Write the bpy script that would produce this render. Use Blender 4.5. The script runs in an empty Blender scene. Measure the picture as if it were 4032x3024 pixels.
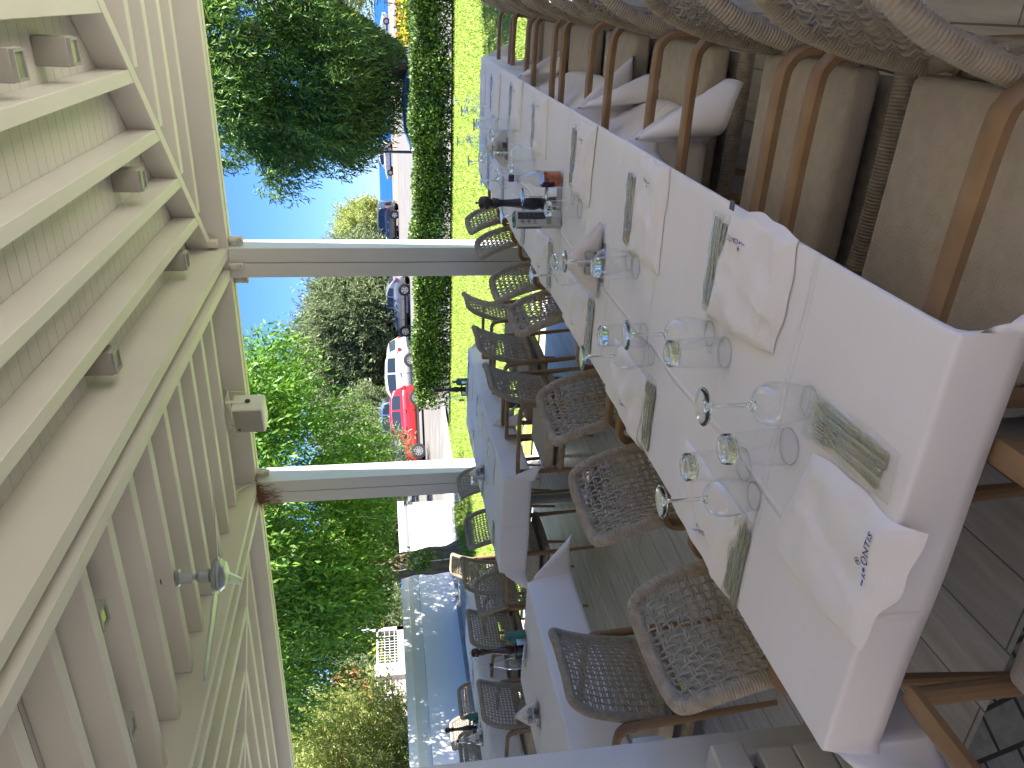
import bpy, math, random
import numpy as np
from mathutils import Vector, Matrix
random.seed(7); rng = np.random.default_rng(7)
R = math.radians; PI = math.pi
sc = bpy.context.scene; col = sc.collection

# ------------------------------------------------------------------ camera
FPX = 3025.1; PITCH = R(9.31); ROLL = R(1.83); YAW = R(26.85); HC = 1.51
F = Vector((-math.sin(YAW)*math.cos(PITCH), math.cos(YAW)*math.cos(PITCH), -math.sin(PITCH)))
R0 = Vector((math.cos(YAW), math.sin(YAW), 0)); U0 = R0.cross(F)
RT = R0*math.cos(ROLL) - U0*math.sin(ROLL); UP = U0*math.cos(ROLL) + R0*math.sin(ROLL)
cd = bpy.data.cameras.new('camera'); cam = bpy.data.objects.new('camera', cd); col.objects.link(cam)
cd.sensor_fit = 'HORIZONTAL'; cd.sensor_width = 36; cd.lens = 36*FPX/4032
cd.clip_start = 0.02; cd.clip_end = 20000
xa = -UP; ya = RT; za = -F                      # the phone was held on its side
cam.matrix_world = Matrix(((xa.x, ya.x, za.x, 0), (xa.y, ya.y, za.y, 0), (xa.z, ya.z, za.z, HC), (0, 0, 0, 1)))
sc.camera = cam

# ------------------------------------------------------------------ light
SUN_EL = R(50); SUN_AZ = R(4)                  # azimuth from +x towards +y
w = bpy.data.worlds.new('World'); sc.world = w; w.use_nodes = True
nt = w.node_tree; bg = nt.nodes['Background']
sky = nt.nodes.new('ShaderNodeTexSky'); sky.sky_type = 'NISHITA'; sky.sun_disc = False
sky.sun_elevation = SUN_EL; sky.sun_rotation = PI/2 - SUN_AZ
sky.air_density = 1.0; sky.dust_density = 0.0; sky.ozone_density = 5.0
tint = nt.nodes.new('ShaderNodeMix'); tint.data_type = 'RGBA'; tint.blend_type = 'MULTIPLY'; tint.inputs[0].default_value = 1; tint.inputs[7].default_value = (0.38, 0.57, 1.0, 1)
nt.links.new(sky.outputs[0], tint.inputs[6]); nt.links.new(tint.outputs[2], bg.inputs[0]); bg.inputs[1].default_value = 0.06
sl = bpy.data.lights.new('sun', 'SUN'); sl.energy = 5.0; sl.angle = R(0.5); sl.color = (1, 0.95, 0.87)
so = bpy.data.objects.new('sun', sl); col.objects.link(so)
sd = Vector((math.cos(SUN_AZ)*math.cos(SUN_EL), math.sin(SUN_AZ)*math.cos(SUN_EL), math.sin(SUN_EL)))
so.rotation_euler = sd.to_track_quat('Z', 'Y').to_euler()
sc.view_settings.view_transform = 'Standard'; sc.view_settings.look = 'None'
sc.view_settings.exposure = 2.22; sc.view_settings.gamma = 1
sc.render.engine = 'CYCLES'
sc.cycles.max_bounces = 10; sc.cycles.diffuse_bounces = 6; sc.cycles.transparent_max_bounces = 24
sc.cycles.transmission_bounces = 8; sc.cycles.caustics_reflective = False; sc.cycles.caustics_refractive = False

# ------------------------------------------------------------------ materials
M = {}
def nd(t, ty, **k):
    n = t.nodes.new(ty)
    for a, b in k.items(): setattr(n, a, b)
    return n
def mat(name, c, rough=0.5, c2=None, scale=8, metal=0, bump=0, bscale=60, coat=0, spec=0.5, detail=3,
        coord='Object', stretch=(1, 1, 1), sheen=0, ramp=(0.35, 0.65), bdist=0.002, c3=None):
    m = bpy.data.materials.new(name); m.use_nodes = True; t = m.node_tree; b = t.nodes['Principled BSDF']
    b.inputs['Base Color'].default_value = (*c, 1); b.inputs['Roughness'].default_value = rough
    b.inputs['Metallic'].default_value = metal; b.inputs['Coat Weight'].default_value = coat
    b.inputs['Coat Roughness'].default_value = 0.03
    b.inputs['Specular IOR Level'].default_value = spec; b.inputs['Sheen Weight'].default_value = sheen
    tc = nd(t, 'ShaderNodeTexCoord'); mp = nd(t, 'ShaderNodeMapping'); mp.inputs['Scale'].default_value = stretch
    t.links.new(tc.outputs[coord], mp.inputs[0])
    if c2:
        n = nd(t, 'ShaderNodeTexNoise'); n.inputs['Scale'].default_value = scale; n.inputs['Detail'].default_value = detail
        t.links.new(mp.outputs[0], n.inputs[0])
        r = nd(t, 'ShaderNodeValToRGB'); r.color_ramp.elements[0].position = ramp[0]; r.color_ramp.elements[1].position = ramp[1]
        r.color_ramp.elements[0].color = (*c, 1); r.color_ramp.elements[1].color = (*c2, 1)
        if c3:
            e = r.color_ramp.elements.new((ramp[0]+ramp[1])/2); e.color = (*c3, 1)
        t.links.new(n.outputs[0], r.inputs[0]); t.links.new(r.outputs[0], b.inputs['Base Color'])
    if bump:
        n = nd(t, 'ShaderNodeTexNoise'); n.inputs['Scale'].default_value = bscale; n.inputs['Detail'].default_value = 4
        t.links.new(mp.outputs[0], n.inputs[0]); bp = nd(t, 'ShaderNodeBump'); bp.inputs['Strength'].default_value = bump
        bp.inputs['Distance'].default_value = bdist
        t.links.new(n.outputs[0], bp.inputs['Height']); t.links.new(bp.outputs[0], b.inputs['Normal'])
    M[name] = m; return m
mat('white_paint', (0.62, 0.595, 0.56), 0.45, (0.575, 0.55, 0.515), 1.3, bump=0.15, bscale=18)
mat('post_paint', (0.64, 0.635, 0.60), 0.45, (0.59, 0.58, 0.55), 2, bump=0.15, bscale=30, stretch=(1, 1, .2))
mat('gap_dark', (0.12, 0.115, 0.1), 0.9)
mat('teak', (0.31, 0.20, 0.10), 0.5, (0.22, 0.13, 0.06), 9, bump=0.2, bscale=90, stretch=(1, 1, .25))
mat('dark_teak', (0.20, 0.105, 0.05), 0.5, (0.14, 0.07, 0.035), 9, stretch=(1, 1, .25))
mat('rope', (0.40, 0.345, 0.25), 0.9, (0.30, 0.255, 0.18), 40, bump=0.5, bscale=260, sheen=0.2)
mat('linen', (0.88, 0.865, 0.84), 0.85, (0.84, 0.825, 0.80), 3, bump=0.35, bscale=7, bdist=0.012, sheen=0.1)
mat('napkin_cloth', (0.89, 0.87, 0.83), 0.9, (0.86, 0.84, 0.80), 12, bump=0.4, bscale=40, bdist=0.004, sheen=0.1)
mat('paper_napkin', (0.78, 0.74, 0.66), 0.95, (0.72, 0.68, 0.59), 20, bump=0.2, bscale=60)
mat('steel', (0.58, 0.58, 0.54), 0.16, metal=1)
mat('brushed_steel', (0.42, 0.42, 0.41), 0.35, metal=1)
mat('silver_base', (0.6, 0.61, 0.62), 0.3, metal=0.8)
mat('table_leg', (0.23, 0.235, 0.225), 0.5, metal=0.3)
mat('black_wood', (0.012, 0.011, 0.010), 0.38, (0.02, 0.018, 0.016), 30)
mat('brown_wood', (0.045, 0.018, 0.010), 0.3, (0.028, 0.012, 0.008), 20)
mat('navy_ink', (0.03, 0.06, 0.22), 0.8); mat('blue_ink', (0.02, 0.13, 0.50), 0.8)
mat('grey_ink', (0.10, 0.11, 0.12), 0.7); mat('label_white', (0.7, 0.7, 0.66), 0.6)
mat('tin', (0.45, 0.44, 0.40), 0.35, metal=0.3); mat('tin_dark', (0.03, 0.032, 0.03), 0.4)
mat('tin_band', (0.32, 0.20, 0.09), 0.5, (0.15, 0.3, 0.2), 40)
mat('green_tin', (0.03, 0.14, 0.10), 0.5, (0.05, 0.17, 0.12), 20)
mat('cork', (0.35, 0.20, 0.13), 0.8); mat('plum_label', (0.045, 0.012, 0.045), 0.5); mat('bottle_cap', (0.03, 0.01, 0.035), 0.35)
mat('red_label', (0.35, 0.05, 0.03), 0.5); mat('yellow_label', (0.6, 0.42, 0.08), 0.5)
mat('speaker_grille', (0.36, 0.345, 0.31), 0.8, (0.24, 0.225, 0.20), 160, bump=0.4, bscale=300)
mat('speaker_shell', (0.72, 0.71, 0.66), 0.5); mat('black_plastic', (0.02, 0.02, 0.02), 0.4)
mat('fan_metal', (0.48, 0.52, 0.56), 0.28, metal=0.75); mat('grey_plastic', (0.33, 0.33, 0.31), 0.5, (0.27, 0.27, 0.25), 14)
mat('fixture_shell', (0.34, 0.325, 0.29), 0.5, (0.29, 0.28, 0.245), 9); mat('fixture_glass', (0.22, 0.25, 0.17), 0.08, spec=0.9)
mat('pipe', (0.55, 0.52, 0.46), 0.6, (0.27, 0.25, 0.22), 22, ramp=(0.5, 0.62)); mat('cable', (0.62, 0.58, 0.48), 0.6)
mat('straw', (0.30, 0.15, 0.06), 0.9, (0.16, 0.08, 0.04), 30)
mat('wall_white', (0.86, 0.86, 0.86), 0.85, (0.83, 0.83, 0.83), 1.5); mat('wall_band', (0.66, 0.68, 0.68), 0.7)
mat('kerb', (0.42, 0.42, 0.41), 0.85, (0.33, 0.33, 0.32), 6); mat('pebble', (0.28, 0.25, 0.21), 0.9, (0.5, 0.48, 0.44), 16, bump=1, bscale=24, bdist=0.02, ramp=(0.4, 0.6))
mat('road', (0.115, 0.105, 0.093), 0.9, (0.17, 0.165, 0.155), 3, bump=0.6, bscale=30, bdist=0.01, stretch=(.25, 1, 1), detail=8)
mat('sand', (0.17, 0.12, 0.085), 0.95, (0.22, 0.185, 0.155), 1, stretch=(.2, 1, 1))
mat('lawn', (0.20, 0.33, 0.045), 0.9, (0.38, 0.44, 0.11), 4.5, detail=10, bump=1, bscale=120, bdist=0.03, c3=(0.28, 0.39, 0.06))
mat('sea', (0.006, 0.05, 0.26), 0.5, (0.006, 0.085, 0.34), 0.01, stretch=(1, 6, 1), bump=0.3, bscale=0.8, bdist=0.4, spec=0.25)
mat('bark', (0.20, 0.15, 0.115), 0.95, (0.10, 0.075, 0.06), 9, bump=1, bscale=14, bdist=0.04, stretch=(1, 1, .3), ramp=(0.4, 0.6))
mat('twig', (0.12, 0.085, 0.06), 0.95)
mat('roof_tile', (0.42, 0.13, 0.07), 0.8, (0.30, 0.09, 0.05), 8); mat('house_wall', (0.20, 0.17, 0.15), 0.85); mat('house_pale', (0.55, 0.53, 0.55), 0.8)
mat('stone_wall', (0.40, 0.33, 0.29), 0.9, (0.33, 0.27, 0.24), 4); mat('pane', (0.03, 0.035, 0.04), 0.08); mat('frame_white', (0.72, 0.72, 0.71), 0.5)
mat('flower', (0.65, 0.16, 0.09), 0.8); mat('flower_yellow', (0.75, 0.5, 0.03), 0.8)
mat('tyre', (0.02, 0.02, 0.02), 0.8); mat('rim', (0.55, 0.55, 0.56), 0.3, metal=0.8); mat('car_glass', (0.025, 0.035, 0.04), 0.05, spec=0.9)
mat('car_trim', (0.03, 0.03, 0.032), 0.6); mat('tail_lamp', (0.5, 0.02, 0.015), 0.15, coat=1); mat('head_lamp', (0.7, 0.72, 0.75), 0.1, coat=1)
mat('amber_lamp', (0.8, 0.25, 0.02), 0.2, coat=1); mat('lamp_globe', (0.62, 0.58, 0.66), 0.4); mat('lamp_post', (0.30, 0.29, 0.30), 0.5)
for n, c, mt in (('paint_red', (0.60, 0.012, 0.022), 0), ('paint_silver', (0.30, 0.32, 0.345), 0.5), ('paint_white', (0.52, 0.53, 0.54), 0),
                 ('paint_graphite', (0.07, 0.085, 0.10), 0.5), ('paint_blue', (0.12, 0.2, 0.35), 0.3), ('paint_pale', (0.62, 0.66, 0.62), 0.4)):
    mat(n, c, 0.3, metal=mt, coat=0.9)
def m_cushion():
    m = mat('cushion', (0.53, 0.47, 0.365), 0.95, (0.47, 0.41, 0.31), 30, sheen=0.2); t = m.node_tree; b = t.nodes['Principled BSDF']
    tc = nd(t, 'ShaderNodeTexCoord'); wv = nd(t, 'ShaderNodeTexVoronoi'); wv.inputs['Scale'].default_value = 170; wv.inputs['Randomness'].default_value = 0.45
    mp = nd(t, 'ShaderNodeMapping'); mp.inputs['Scale'].default_value = (0.75, 1.3, 1)
    t.links.new(tc.outputs['Object'], mp.inputs[0]); t.links.new(mp.outputs[0], wv.inputs['Vector'])
    bp = nd(t, 'ShaderNodeBump'); bp.inputs['Strength'].default_value = 0.7; bp.inputs['Distance'].default_value = 0.002; bp.invert = True
    t.links.new(wv.outputs['Distance'], bp.inputs['Height']); t.links.new(bp.outputs[0], b.inputs['Normal'])
m_cushion()
def m_planks(name, c, c2, w, l, mortar, rot=0, off=0.5, gap=0.004, bump=0.3, rough=0.35, grain=(1, .12, 1)):
    m = bpy.data.materials.new(name); m.use_nodes = True; t = m.node_tree; b = t.nodes['Principled BSDF']
    tc = nd(t, 'ShaderNodeTexCoord'); mp = nd(t, 'ShaderNodeMapping'); mp.inputs['Rotation'].default_value = (0, 0, rot)
    t.links.new(tc.outputs['Object'], mp.inputs[0])
    br = nd(t, 'ShaderNodeTexBrick'); br.offset = off; br.inputs['Scale'].default_value = 1
    br.inputs['Brick Width'].default_value = l; br.inputs['Row Height'].default_value = w; br.inputs['Mortar Size'].default_value = gap
    br.inputs['Mortar Smooth'].default_value = 0.1; br.inputs['Color1'].default_value = (*c, 1); br.inputs['Color2'].default_value = (*c2, 1); br.inputs['Mortar'].default_value = (*mortar, 1)
    t.links.new(mp.outputs[0], br.inputs[0])
    m2 = nd(t, 'ShaderNodeMapping'); m2.inputs['Scale'].default_value = grain; t.links.new(tc.outputs['Object'], m2.inputs[0])
    n = nd(t, 'ShaderNodeTexNoise'); n.inputs['Scale'].default_value = 26; n.inputs['Detail'].default_value = 8; n.inputs['Distortion'].default_value = 0.6; t.links.new(m2.outputs[0], n.inputs[0])
    mx = nd(t, 'ShaderNodeMix', data_type='RGBA', blend_type='OVERLAY'); mx.inputs[0].default_value = 0.75
    r = nd(t, 'ShaderNodeValToRGB'); r.color_ramp.elements[0].position = .3; r.color_ramp.elements[1].position = .7
    r.color_ramp.elements[0].color = (.36, .36, .36, 1); r.color_ramp.elements[1].color = (.62, .62, .62, 1)
    t.links.new(n.outputs[0], r.inputs[0]); t.links.new(br.outputs[0], mx.inputs[6]); t.links.new(r.outputs[0], mx.inputs[7]); t.links.new(mx.outputs[2], b.inputs['Base Color'])
    b.inputs['Roughness'].default_value = rough
    bp = nd(t, 'ShaderNodeBump'); bp.inputs['Strength'].default_value = bump; bp.inputs['Distance'].default_value = 0.004; bp.invert = True
    t.links.new(br.outputs['Fac'], bp.inputs['Height']); t.links.new(bp.outputs[0], b.inputs['Normal'])
    M[name] = m
m_planks('deck_tile', (0.52, 0.50, 0.455), (0.45, 0.43, 0.385), 0.20, 1.2, (0.16, 0.155, 0.14), rot=PI/2, gap=0.003)
m_planks('stone_paver', (0.26, 0.27, 0.26), (0.21, 0.22, 0.22), 0.10, 0.14, (0.03, 0.03, 0.03), rot=R(25), gap=0.006, bump=0.8, rough=0.6, grain=(1, 1, 1))
def m_leaf(name, cs, trans=0.35, rough=0.5):
    m = bpy.data.materials.new(name); m.use_nodes = True; t = m.node_tree; t.nodes.clear()
    out = nd(t, 'ShaderNodeOutputMaterial'); g = nd(t, 'ShaderNodeNewGeometry')
    r = nd(t, 'ShaderNodeValToRGB'); r.color_ramp.interpolation = 'LINEAR'
    for i, c in enumerate(cs):
        e = r.color_ramp.elements[i] if i < 2 else r.color_ramp.elements.new(1)
        e.position = i/(len(cs)-1); e.color = (*c, 1)
    t.links.new(g.outputs['Random Per Island'], r.inputs[0])
    p = nd(t, 'ShaderNodeBsdfPrincipled'); p.inputs['Roughness'].default_value = rough; t.links.new(r.outputs[0], p.inputs['Base Color'])
    tr = nd(t, 'ShaderNodeBsdfTranslucent'); t.links.new(r.outputs[0], tr.inputs[0])
    mx = nd(t, 'ShaderNodeMixShader'); mx.inputs[0].default_value = trans
    t.links.new(p.outputs[0], mx.inputs[1]); t.links.new(tr.outputs[0], mx.inputs[2]); t.links.new(mx.outputs[0], out.inputs[0]); M[name] = m
m_leaf('leaf_dark', [(0.05, 0.12, 0.03), (0.09, 0.20, 0.04), (0.16, 0.29, 0.05), (0.26, 0.38, 0.07)], 0.42)
m_leaf('leaf_bright', [(0.06, 0.16, 0.025), (0.10, 0.24, 0.03), (0.16, 0.33, 0.04), (0.24, 0.38, 0.06)], 0.45)
m_leaf('leaf_grey', [(0.13, 0.175, 0.075), (0.20, 0.26, 0.12), (0.28, 0.34, 0.16)], 0.4)
m_leaf('leaf_tamarisk', [(0.26, 0.33, 0.09), (0.40, 0.47, 0.14), (0.52, 0.56, 0.21)], 0.5)
m_leaf('leaf_hedge', [(0.02, 0.05, 0.012), (0.055, 0.12, 0.025), (0.15, 0.25, 0.05), (0.36, 0.46, 0.18)], 0.18, 0.35)
m_leaf('leaf_flower', [(0.5, 0.10, 0.06), (0.65, 0.2, 0.12)], 0.3); m_leaf('leaf_yellow', [(0.7, 0.45, 0.02), (0.85, 0.6, 0.05)], 0.3)
m_leaf('grass_blade', [(0.20, 0.32, 0.04), (0.28, 0.40, 0.06), (0.42, 0.48, 0.12)], 0.3)
m_leaf('yucca_leaf', [(0.2, 0.28, 0.04), (0.35, 0.36, 0.05)], 0.3)
def m_glass(name, solid, tint=(1, 1, 1), ior=1.5, rough=0.0, gmin=0.05):
    m = bpy.data.materials.new(name); m.use_nodes = True; t = m.node_tree; t.nodes.clear(); out = nd(t, 'ShaderNodeOutputMaterial')
    if solid:
        g = nd(t, 'ShaderNodeBsdfGlass'); g.inputs['IOR'].default_value = ior; g.inputs['Roughness'].default_value = rough; g.inputs[0].default_value = (*tint, 1)
        t.links.new(g.outputs[0], out.inputs[0])
    else:
        tr = nd(t, 'ShaderNodeBsdfTransparent'); tr.inputs[0].default_value = (*tint, 1); gl = nd(t, 'ShaderNodeBsdfGlossy'); gl.inputs['Roughness'].default_value = 0.02 + rough
        gl.inputs[0].default_value = (0.9, 0.93, 0.95, 1)
        lw = nd(t, 'ShaderNodeLayerWeight'); lw.inputs[0].default_value = 0.5
        mr = nd(t, 'ShaderNodeMapRange'); mr.inputs['To Min'].default_value = gmin; mr.inputs['To Max'].default_value = 0.95
        pw = nd(t, 'ShaderNodeMath', operation='POWER'); pw.inputs[1].default_value = 2.4; t.links.new(lw.outputs['Facing'], pw.inputs[0]); t.links.new(pw.outputs[0], mr.inputs[0])
        mx = nd(t, 'ShaderNodeMixShader'); t.links.new(mr.outputs[0], mx.inputs[0]); t.links.new(tr.outputs[0], mx.inputs[1]); t.links.new(gl.outputs[0], mx.inputs[2])
        if rough > 0:
            tc = nd(t, 'ShaderNodeTexCoord'); n = nd(t, 'ShaderNodeTexNoise'); n.inputs['Scale'].default_value = 45; n.inputs['Distortion'].default_value = 1.5
            bp = nd(t, 'ShaderNodeBump'); bp.inputs['Strength'].default_value = 1; bp.inputs['Distance'].default_value = 0.006
            t.links.new(tc.outputs['Object'], n.inputs[0]); t.links.new(n.outputs[0], bp.inputs['Height']); t.links.new(bp.outputs[0], gl.inputs['Normal'])
        t.links.new(mx.outputs[0], out.inputs[0])
    M[name] = m
m_glass('thin_glass', False, (0.985, 0.99, 0.985)); m_glass('solid_glass', True, (0.97, 0.99, 0.985)); m_glass('sleeve_film', False, (0.97, 0.97, 0.95), rough=0.06, gmin=0.07)
m_glass('bottle_glass', False, (0.90, 0.92, 0.92), gmin=0.08); m_glass('vinegar', False, (0.85, 0.36, 0.05), gmin=0.05)
def m_cloth_creases():
    # ironed-in fold lines: straight ridges at real spacings on the cloth
    m = M['linen']; t = m.node_tree; b = t.nodes['Principled BSDF']; old = b.inputs['Normal'].links[0].from_node
    tc = nd(t, 'ShaderNodeTexCoord'); sp = nd(t, 'ShaderNodeSeparateXYZ'); t.links.new(tc.outputs['Object'], sp.inputs[0]); hs = []
    nz = nd(t, 'ShaderNodeTexNoise'); nz.inputs['Scale'].default_value = 2.5; t.links.new(tc.outputs['Object'], nz.inputs[0])
    for k, (per, off, amp) in enumerate(((0.40, 0.05, 1.0), (0.385, 0.31, 1.0))):
        a = nd(t, 'ShaderNodeMath', operation='MULTIPLY_ADD'); a.inputs[1].default_value = 0.05; t.links.new(nz.outputs[0], a.inputs[0]); t.links.new(sp.outputs[k], a.inputs[2])
        f = nd(t, 'ShaderNodeMath', operation='PINGPONG'); f.inputs[1].default_value = per; 
        s = nd(t, 'ShaderNodeMath', operation='ADD'); s.inputs[1].default_value = off; t.links.new(a.outputs[0], s.inputs[0]); t.links.new(s.outputs[0], f.inputs[0])
        r = nd(t, 'ShaderNodeMapRange', interpolation_type='SMOOTHERSTEP'); r.inputs['From Min'].default_value = 0; r.inputs['From Max'].default_value = 0.013; r.inputs['To Min'].default_value = 1; r.inputs['To Max'].default_value = 0
        t.links.new(f.outputs[0], r.inputs[0]); hs.append(r)
    ad = nd(t, 'ShaderNodeMath', operation='ADD'); t.links.new(hs[0].outputs[0], ad.inputs[0]); t.links.new(hs[1].outputs[0], ad.inputs[1])
    bp = nd(t, 'ShaderNodeBump'); bp.inputs['Strength'].default_value = 0.9; bp.inputs['Distance'].default_value = 0.004
    t.links.new(ad.outputs[0], bp.inputs['Height']); t.links.new(old.outputs[0], bp.inputs['Normal']); t.links.new(bp.outputs[0], b.inputs['Normal'])
m_cloth_creases()

# ------------------------------------------------------------------ mesh helpers
class MB:
    def __init__(s): s.v = []; s.f = []; s.m = []; s.mats = []; s.n = 0
    def mi(s, m):
        if m not in s.mats: s.mats.append(m)
        return s.mats.index(m)
    def add(s, v, f, m=None):
        k = s.mi(m) if m else 0; n = s.n
        s.v.append(np.asarray(v, float).reshape(-1, 3)); s.n += len(v)
        for q in f: s.f.append([i+n for i in q]); s.m.append(k)
        return s
    def box(s, a, b, m=None, M4=None):
        x0, y0, z0 = a; x1, y1, z1 = b
        v = np.array([(x0, y0, z0), (x1, y0, z0), (x1, y1, z0), (x0, y1, z0), (x0, y0, z1), (x1, y0, z1), (x1, y1, z1), (x0, y1, z1)], float)
        if M4 is not None: v = np.array([tuple(M4 @ Vector(p)) for p in v])
        return s.add(v, [(3, 2, 1, 0), (4, 5, 6, 7), (0, 1, 5, 4), (1, 2, 6, 5), (2, 3, 7, 6), (3, 0, 4, 7)], m)
    def rbox(s, a, b, r, m=None, M4=None, seg=3):
        # box with rounded vertical and top/bottom edges
        x0, y0, z0 = a; x1, y1, z1 = b; rings = []
        def ring(ins, z):
            out = []
            for cx, cy, a0 in ((x1-r, y1-r, 0), (x0+r, y1-r, 90), (x0+r, y0+r, 180), (x1-r, y0+r, 270)):
                for i in range(seg+1):
                    an = R(a0+90*i/seg); out.append((cx+(r-ins)*math.cos(an), cy+(r-ins)*math.sin(an), z))
            return out
        for i in range(seg+1): an = PI/2*i/seg; rings.append(ring(r*(1-math.sin(an)), z0+r*(1-math.cos(an))))
        for i in range(seg+1): an = PI/2*i/seg; rings.append(ring(r*(1-math.cos(an)), z1-r+r*math.sin(an)))
        n = len(rings[0]); v = [p for q in rings for p in q]
        if M4 is not None: v = [tuple(M4 @ Vector(p)) for p in v]
        f = [(j*n+i, j*n+(i+1) % n, (j+1)*n+(i+1) % n, (j+1)*n+i) for j in range(len(rings)-1) for i in range(n)]
        f.append(tuple(range(n-1, -1, -1))); f.append(tuple((len(rings)-1)*n+i for i in range(n)))
        return s.add(v, f, m)
    def tube(s, path, rad, n=8, m=None, closed=False, flat=1.0, ref=None, cap=True):
        P = np.asarray(path, float); k = len(P); rad = np.broadcast_to(rad, (k,))
        T = np.roll(P, -1, 0)-np.roll(P, 1, 0)
        if not closed: T[0] = P[1]-P[0]; T[-1] = P[-1]-P[-2]
        T /= np.linalg.norm(T, axis=1)[:, None]+1e-12
        nrm = np.array(ref if ref is not None else ((0, 0, 1) if abs(T[0][2]) < .9 else (1, 0, 0)), float)
        v = np.zeros((k, n, 3)); an = np.arange(n)*2*PI/n
        for i in range(k):
            nrm = nrm-T[i]*(nrm@T[i]); nrm /= np.linalg.norm(nrm)+1e-12; bn = np.cross(T[i], nrm)
            v[i] = P[i]+rad[i]*(np.cos(an)[:, None]*nrm*flat+np.sin(an)[:, None]*bn)
        f = [(j*n+i, j*n+(i+1) % n, (j+1) % k*n+(i+1) % n, (j+1) % k*n+i) for j in range(k if closed else k-1) for i in range(n)]
        if not closed and cap: f.append(tuple(range(n-1, -1, -1))); f.append(tuple((k-1)*n+i for i in range(n)))
        return s.add(v.reshape(-1, 3), f, m)
    def lathe(s, prof, n=24, m=None, M4=None, flute=0, cap=True):
        an = np.arange(n)*2*PI/n; v = []
        for r, z in prof:
            for i, a in enumerate(an):
                q = r*(1-(flute if i % 2 else 0)); v.append((q*math.cos(a), q*math.sin(a), z))
        if M4 is not None: v = [tuple(M4 @ Vector(p)) for p in v]
        k = len(prof); f = [(j*n+i, j*n+(i+1) % n, (j+1)*n+(i+1) % n, (j+1)*n+i) for j in range(k-1) for i in range(n)]
        if cap: f.append(tuple(range(n-1, -1, -1))); f.append(tuple((k-1)*n+i for i in range(n)))
        return s.add(v, f, m)
    def grid(s, fn, nu, nv, m=None):
        v = [fn(i/nu, j/nv) for j in range(nv+1) for i in range(nu+1)]
        f = [(j*(nu+1)+i, j*(nu+1)+i+1, (j+1)*(nu+1)+i+1, (j+1)*(nu+1)+i) for j in range(nv) for i in range(nu)]
        return s.add(v, f, m)
    def mesh(s, name, smooth=True, angle=35):
        me = bpy.data.meshes.new(name); me.from_pydata(np.concatenate(s.v).tolist(), [], s.f)
        for m in s.mats: me.materials.append(M[m] if m in M else m)
        if len(s.mats) > 1: me.polygons.foreach_set('material_index', s.m)
        if smooth:
            me.polygons.foreach_set('use_smooth', [True]*len(me.polygons))
            if angle < 180:
                try: me.set_sharp_from_angle(angle=R(angle))
                except Exception: pass
        me.update(); return me
    def build(s, name, m=None, parent=None, smooth=True, angle=35):
        if m and not s.mats: s.mats = [m]
        return link(name, s.mesh(name, smooth, angle), parent)
def link(name, me, parent=None):
    o = bpy.data.objects.new(name, me); col.objects.link(o)
    if parent: o.parent = parent
    return o
def tag(o, label=None, cat=None, group=None, kind=None):
    for k, v in (('label', label), ('category', cat), ('group', group), ('kind', kind)):
        if v: o[k] = v
    return o
def thing(name, loc, rz, label, cat, group=None):
    o = bpy.data.objects.new(name, None); col.objects.link(o); o.location = loc; o.rotation_euler = (0, 0, rz); o.empty_display_size = 0.1
    return tag(o, label, cat, group)
def copy_tree(o, parent=None):
    c = o.copy(); col.objects.link(c)
    if parent: c.parent = parent
    for ch in [x for x in KIDS.get(o, [])]: copy_tree(ch, c)
    return c
KIDS = {}
def kids(root):
    KIDS[root] = [x for x in col.objects if x.parent == root]
    for k in KIDS[root]: kids(k)
def place(proto, used, loc, rz, label, group=None):
    o = copy_tree(proto) if used else proto
    o.location = loc; o.rotation_euler = (0, 0, rz); o['label'] = label
    if group: o['group'] = group
    return o
def struct(name, mb, m, smooth=False): return tag(mb.build(name, m, smooth=smooth), kind='structure')
def smoothpath(pts, n=6, closed=False):
    P = [np.array(p, float) for p in pts]; out = []; k = len(P)
    rngk = range(k) if closed else range(k-1)
    for i in rngk:
        a = P[(i-1) % k] if closed or i > 0 else P[0]; b = P[i]; c = P[(i+1) % k]; d = P[(i+2) % k] if closed or i < k-2 else P[-1]
        for j in range(n):
            t = j/n; out.append(.5*((2*b)+(-a+c)*t+(2*a-5*b+4*c-d)*t*t+(-a+3*b-3*c+d)*t**3))
    if not closed: out.append(P[-1])
    return np.array(out)
def resample(P, step, closed=False):
    P = np.asarray(P, float); Q = np.vstack([P, P[:1]]) if closed else P
    d = np.r_[0, np.cumsum(np.linalg.norm(np.diff(Q, axis=0), axis=1))]; n = max(3, int(d[-1]/step))
    s = np.linspace(0, d[-1], n+1); s = s[:-1] if closed else s
    return np.stack([np.interp(s, d, Q[:, i]) for i in range(3)], 1)
def wrapped(mb, path, r, closed=False, flat=1.0, pitch=0.0075, n=9, ref=None):
    P = resample(path, pitch/2, closed); k = len(P) - (len(P) % 2 if closed else 0)
    if closed and k != len(P): P = resample(path, pitch/2, closed)[:k]
    rad = np.where(np.arange(len(P)) % 2 == 0, r, r*0.87); mb.tube(P, rad, n, closed=closed, flat=flat, ref=ref)
def text_mesh(body, size, m, extrude=0.0003):
    c = bpy.data.curves.new('lettering', 'FONT'); c.body = body; c.size = size; c.align_x = 'CENTER'; c.align_y = 'CENTER'; c.resolution_u = 2
    o = bpy.data.objects.new('lettering', c); col.objects.link(o); bpy.context.view_layer.update()
    me = bpy.data.meshes.new_from_object(o.evaluated_get(bpy.context.evaluated_depsgraph_get())); bpy.data.objects.remove(o)
    me.materials.clear(); me.materials.append(M[m]); return me

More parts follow.
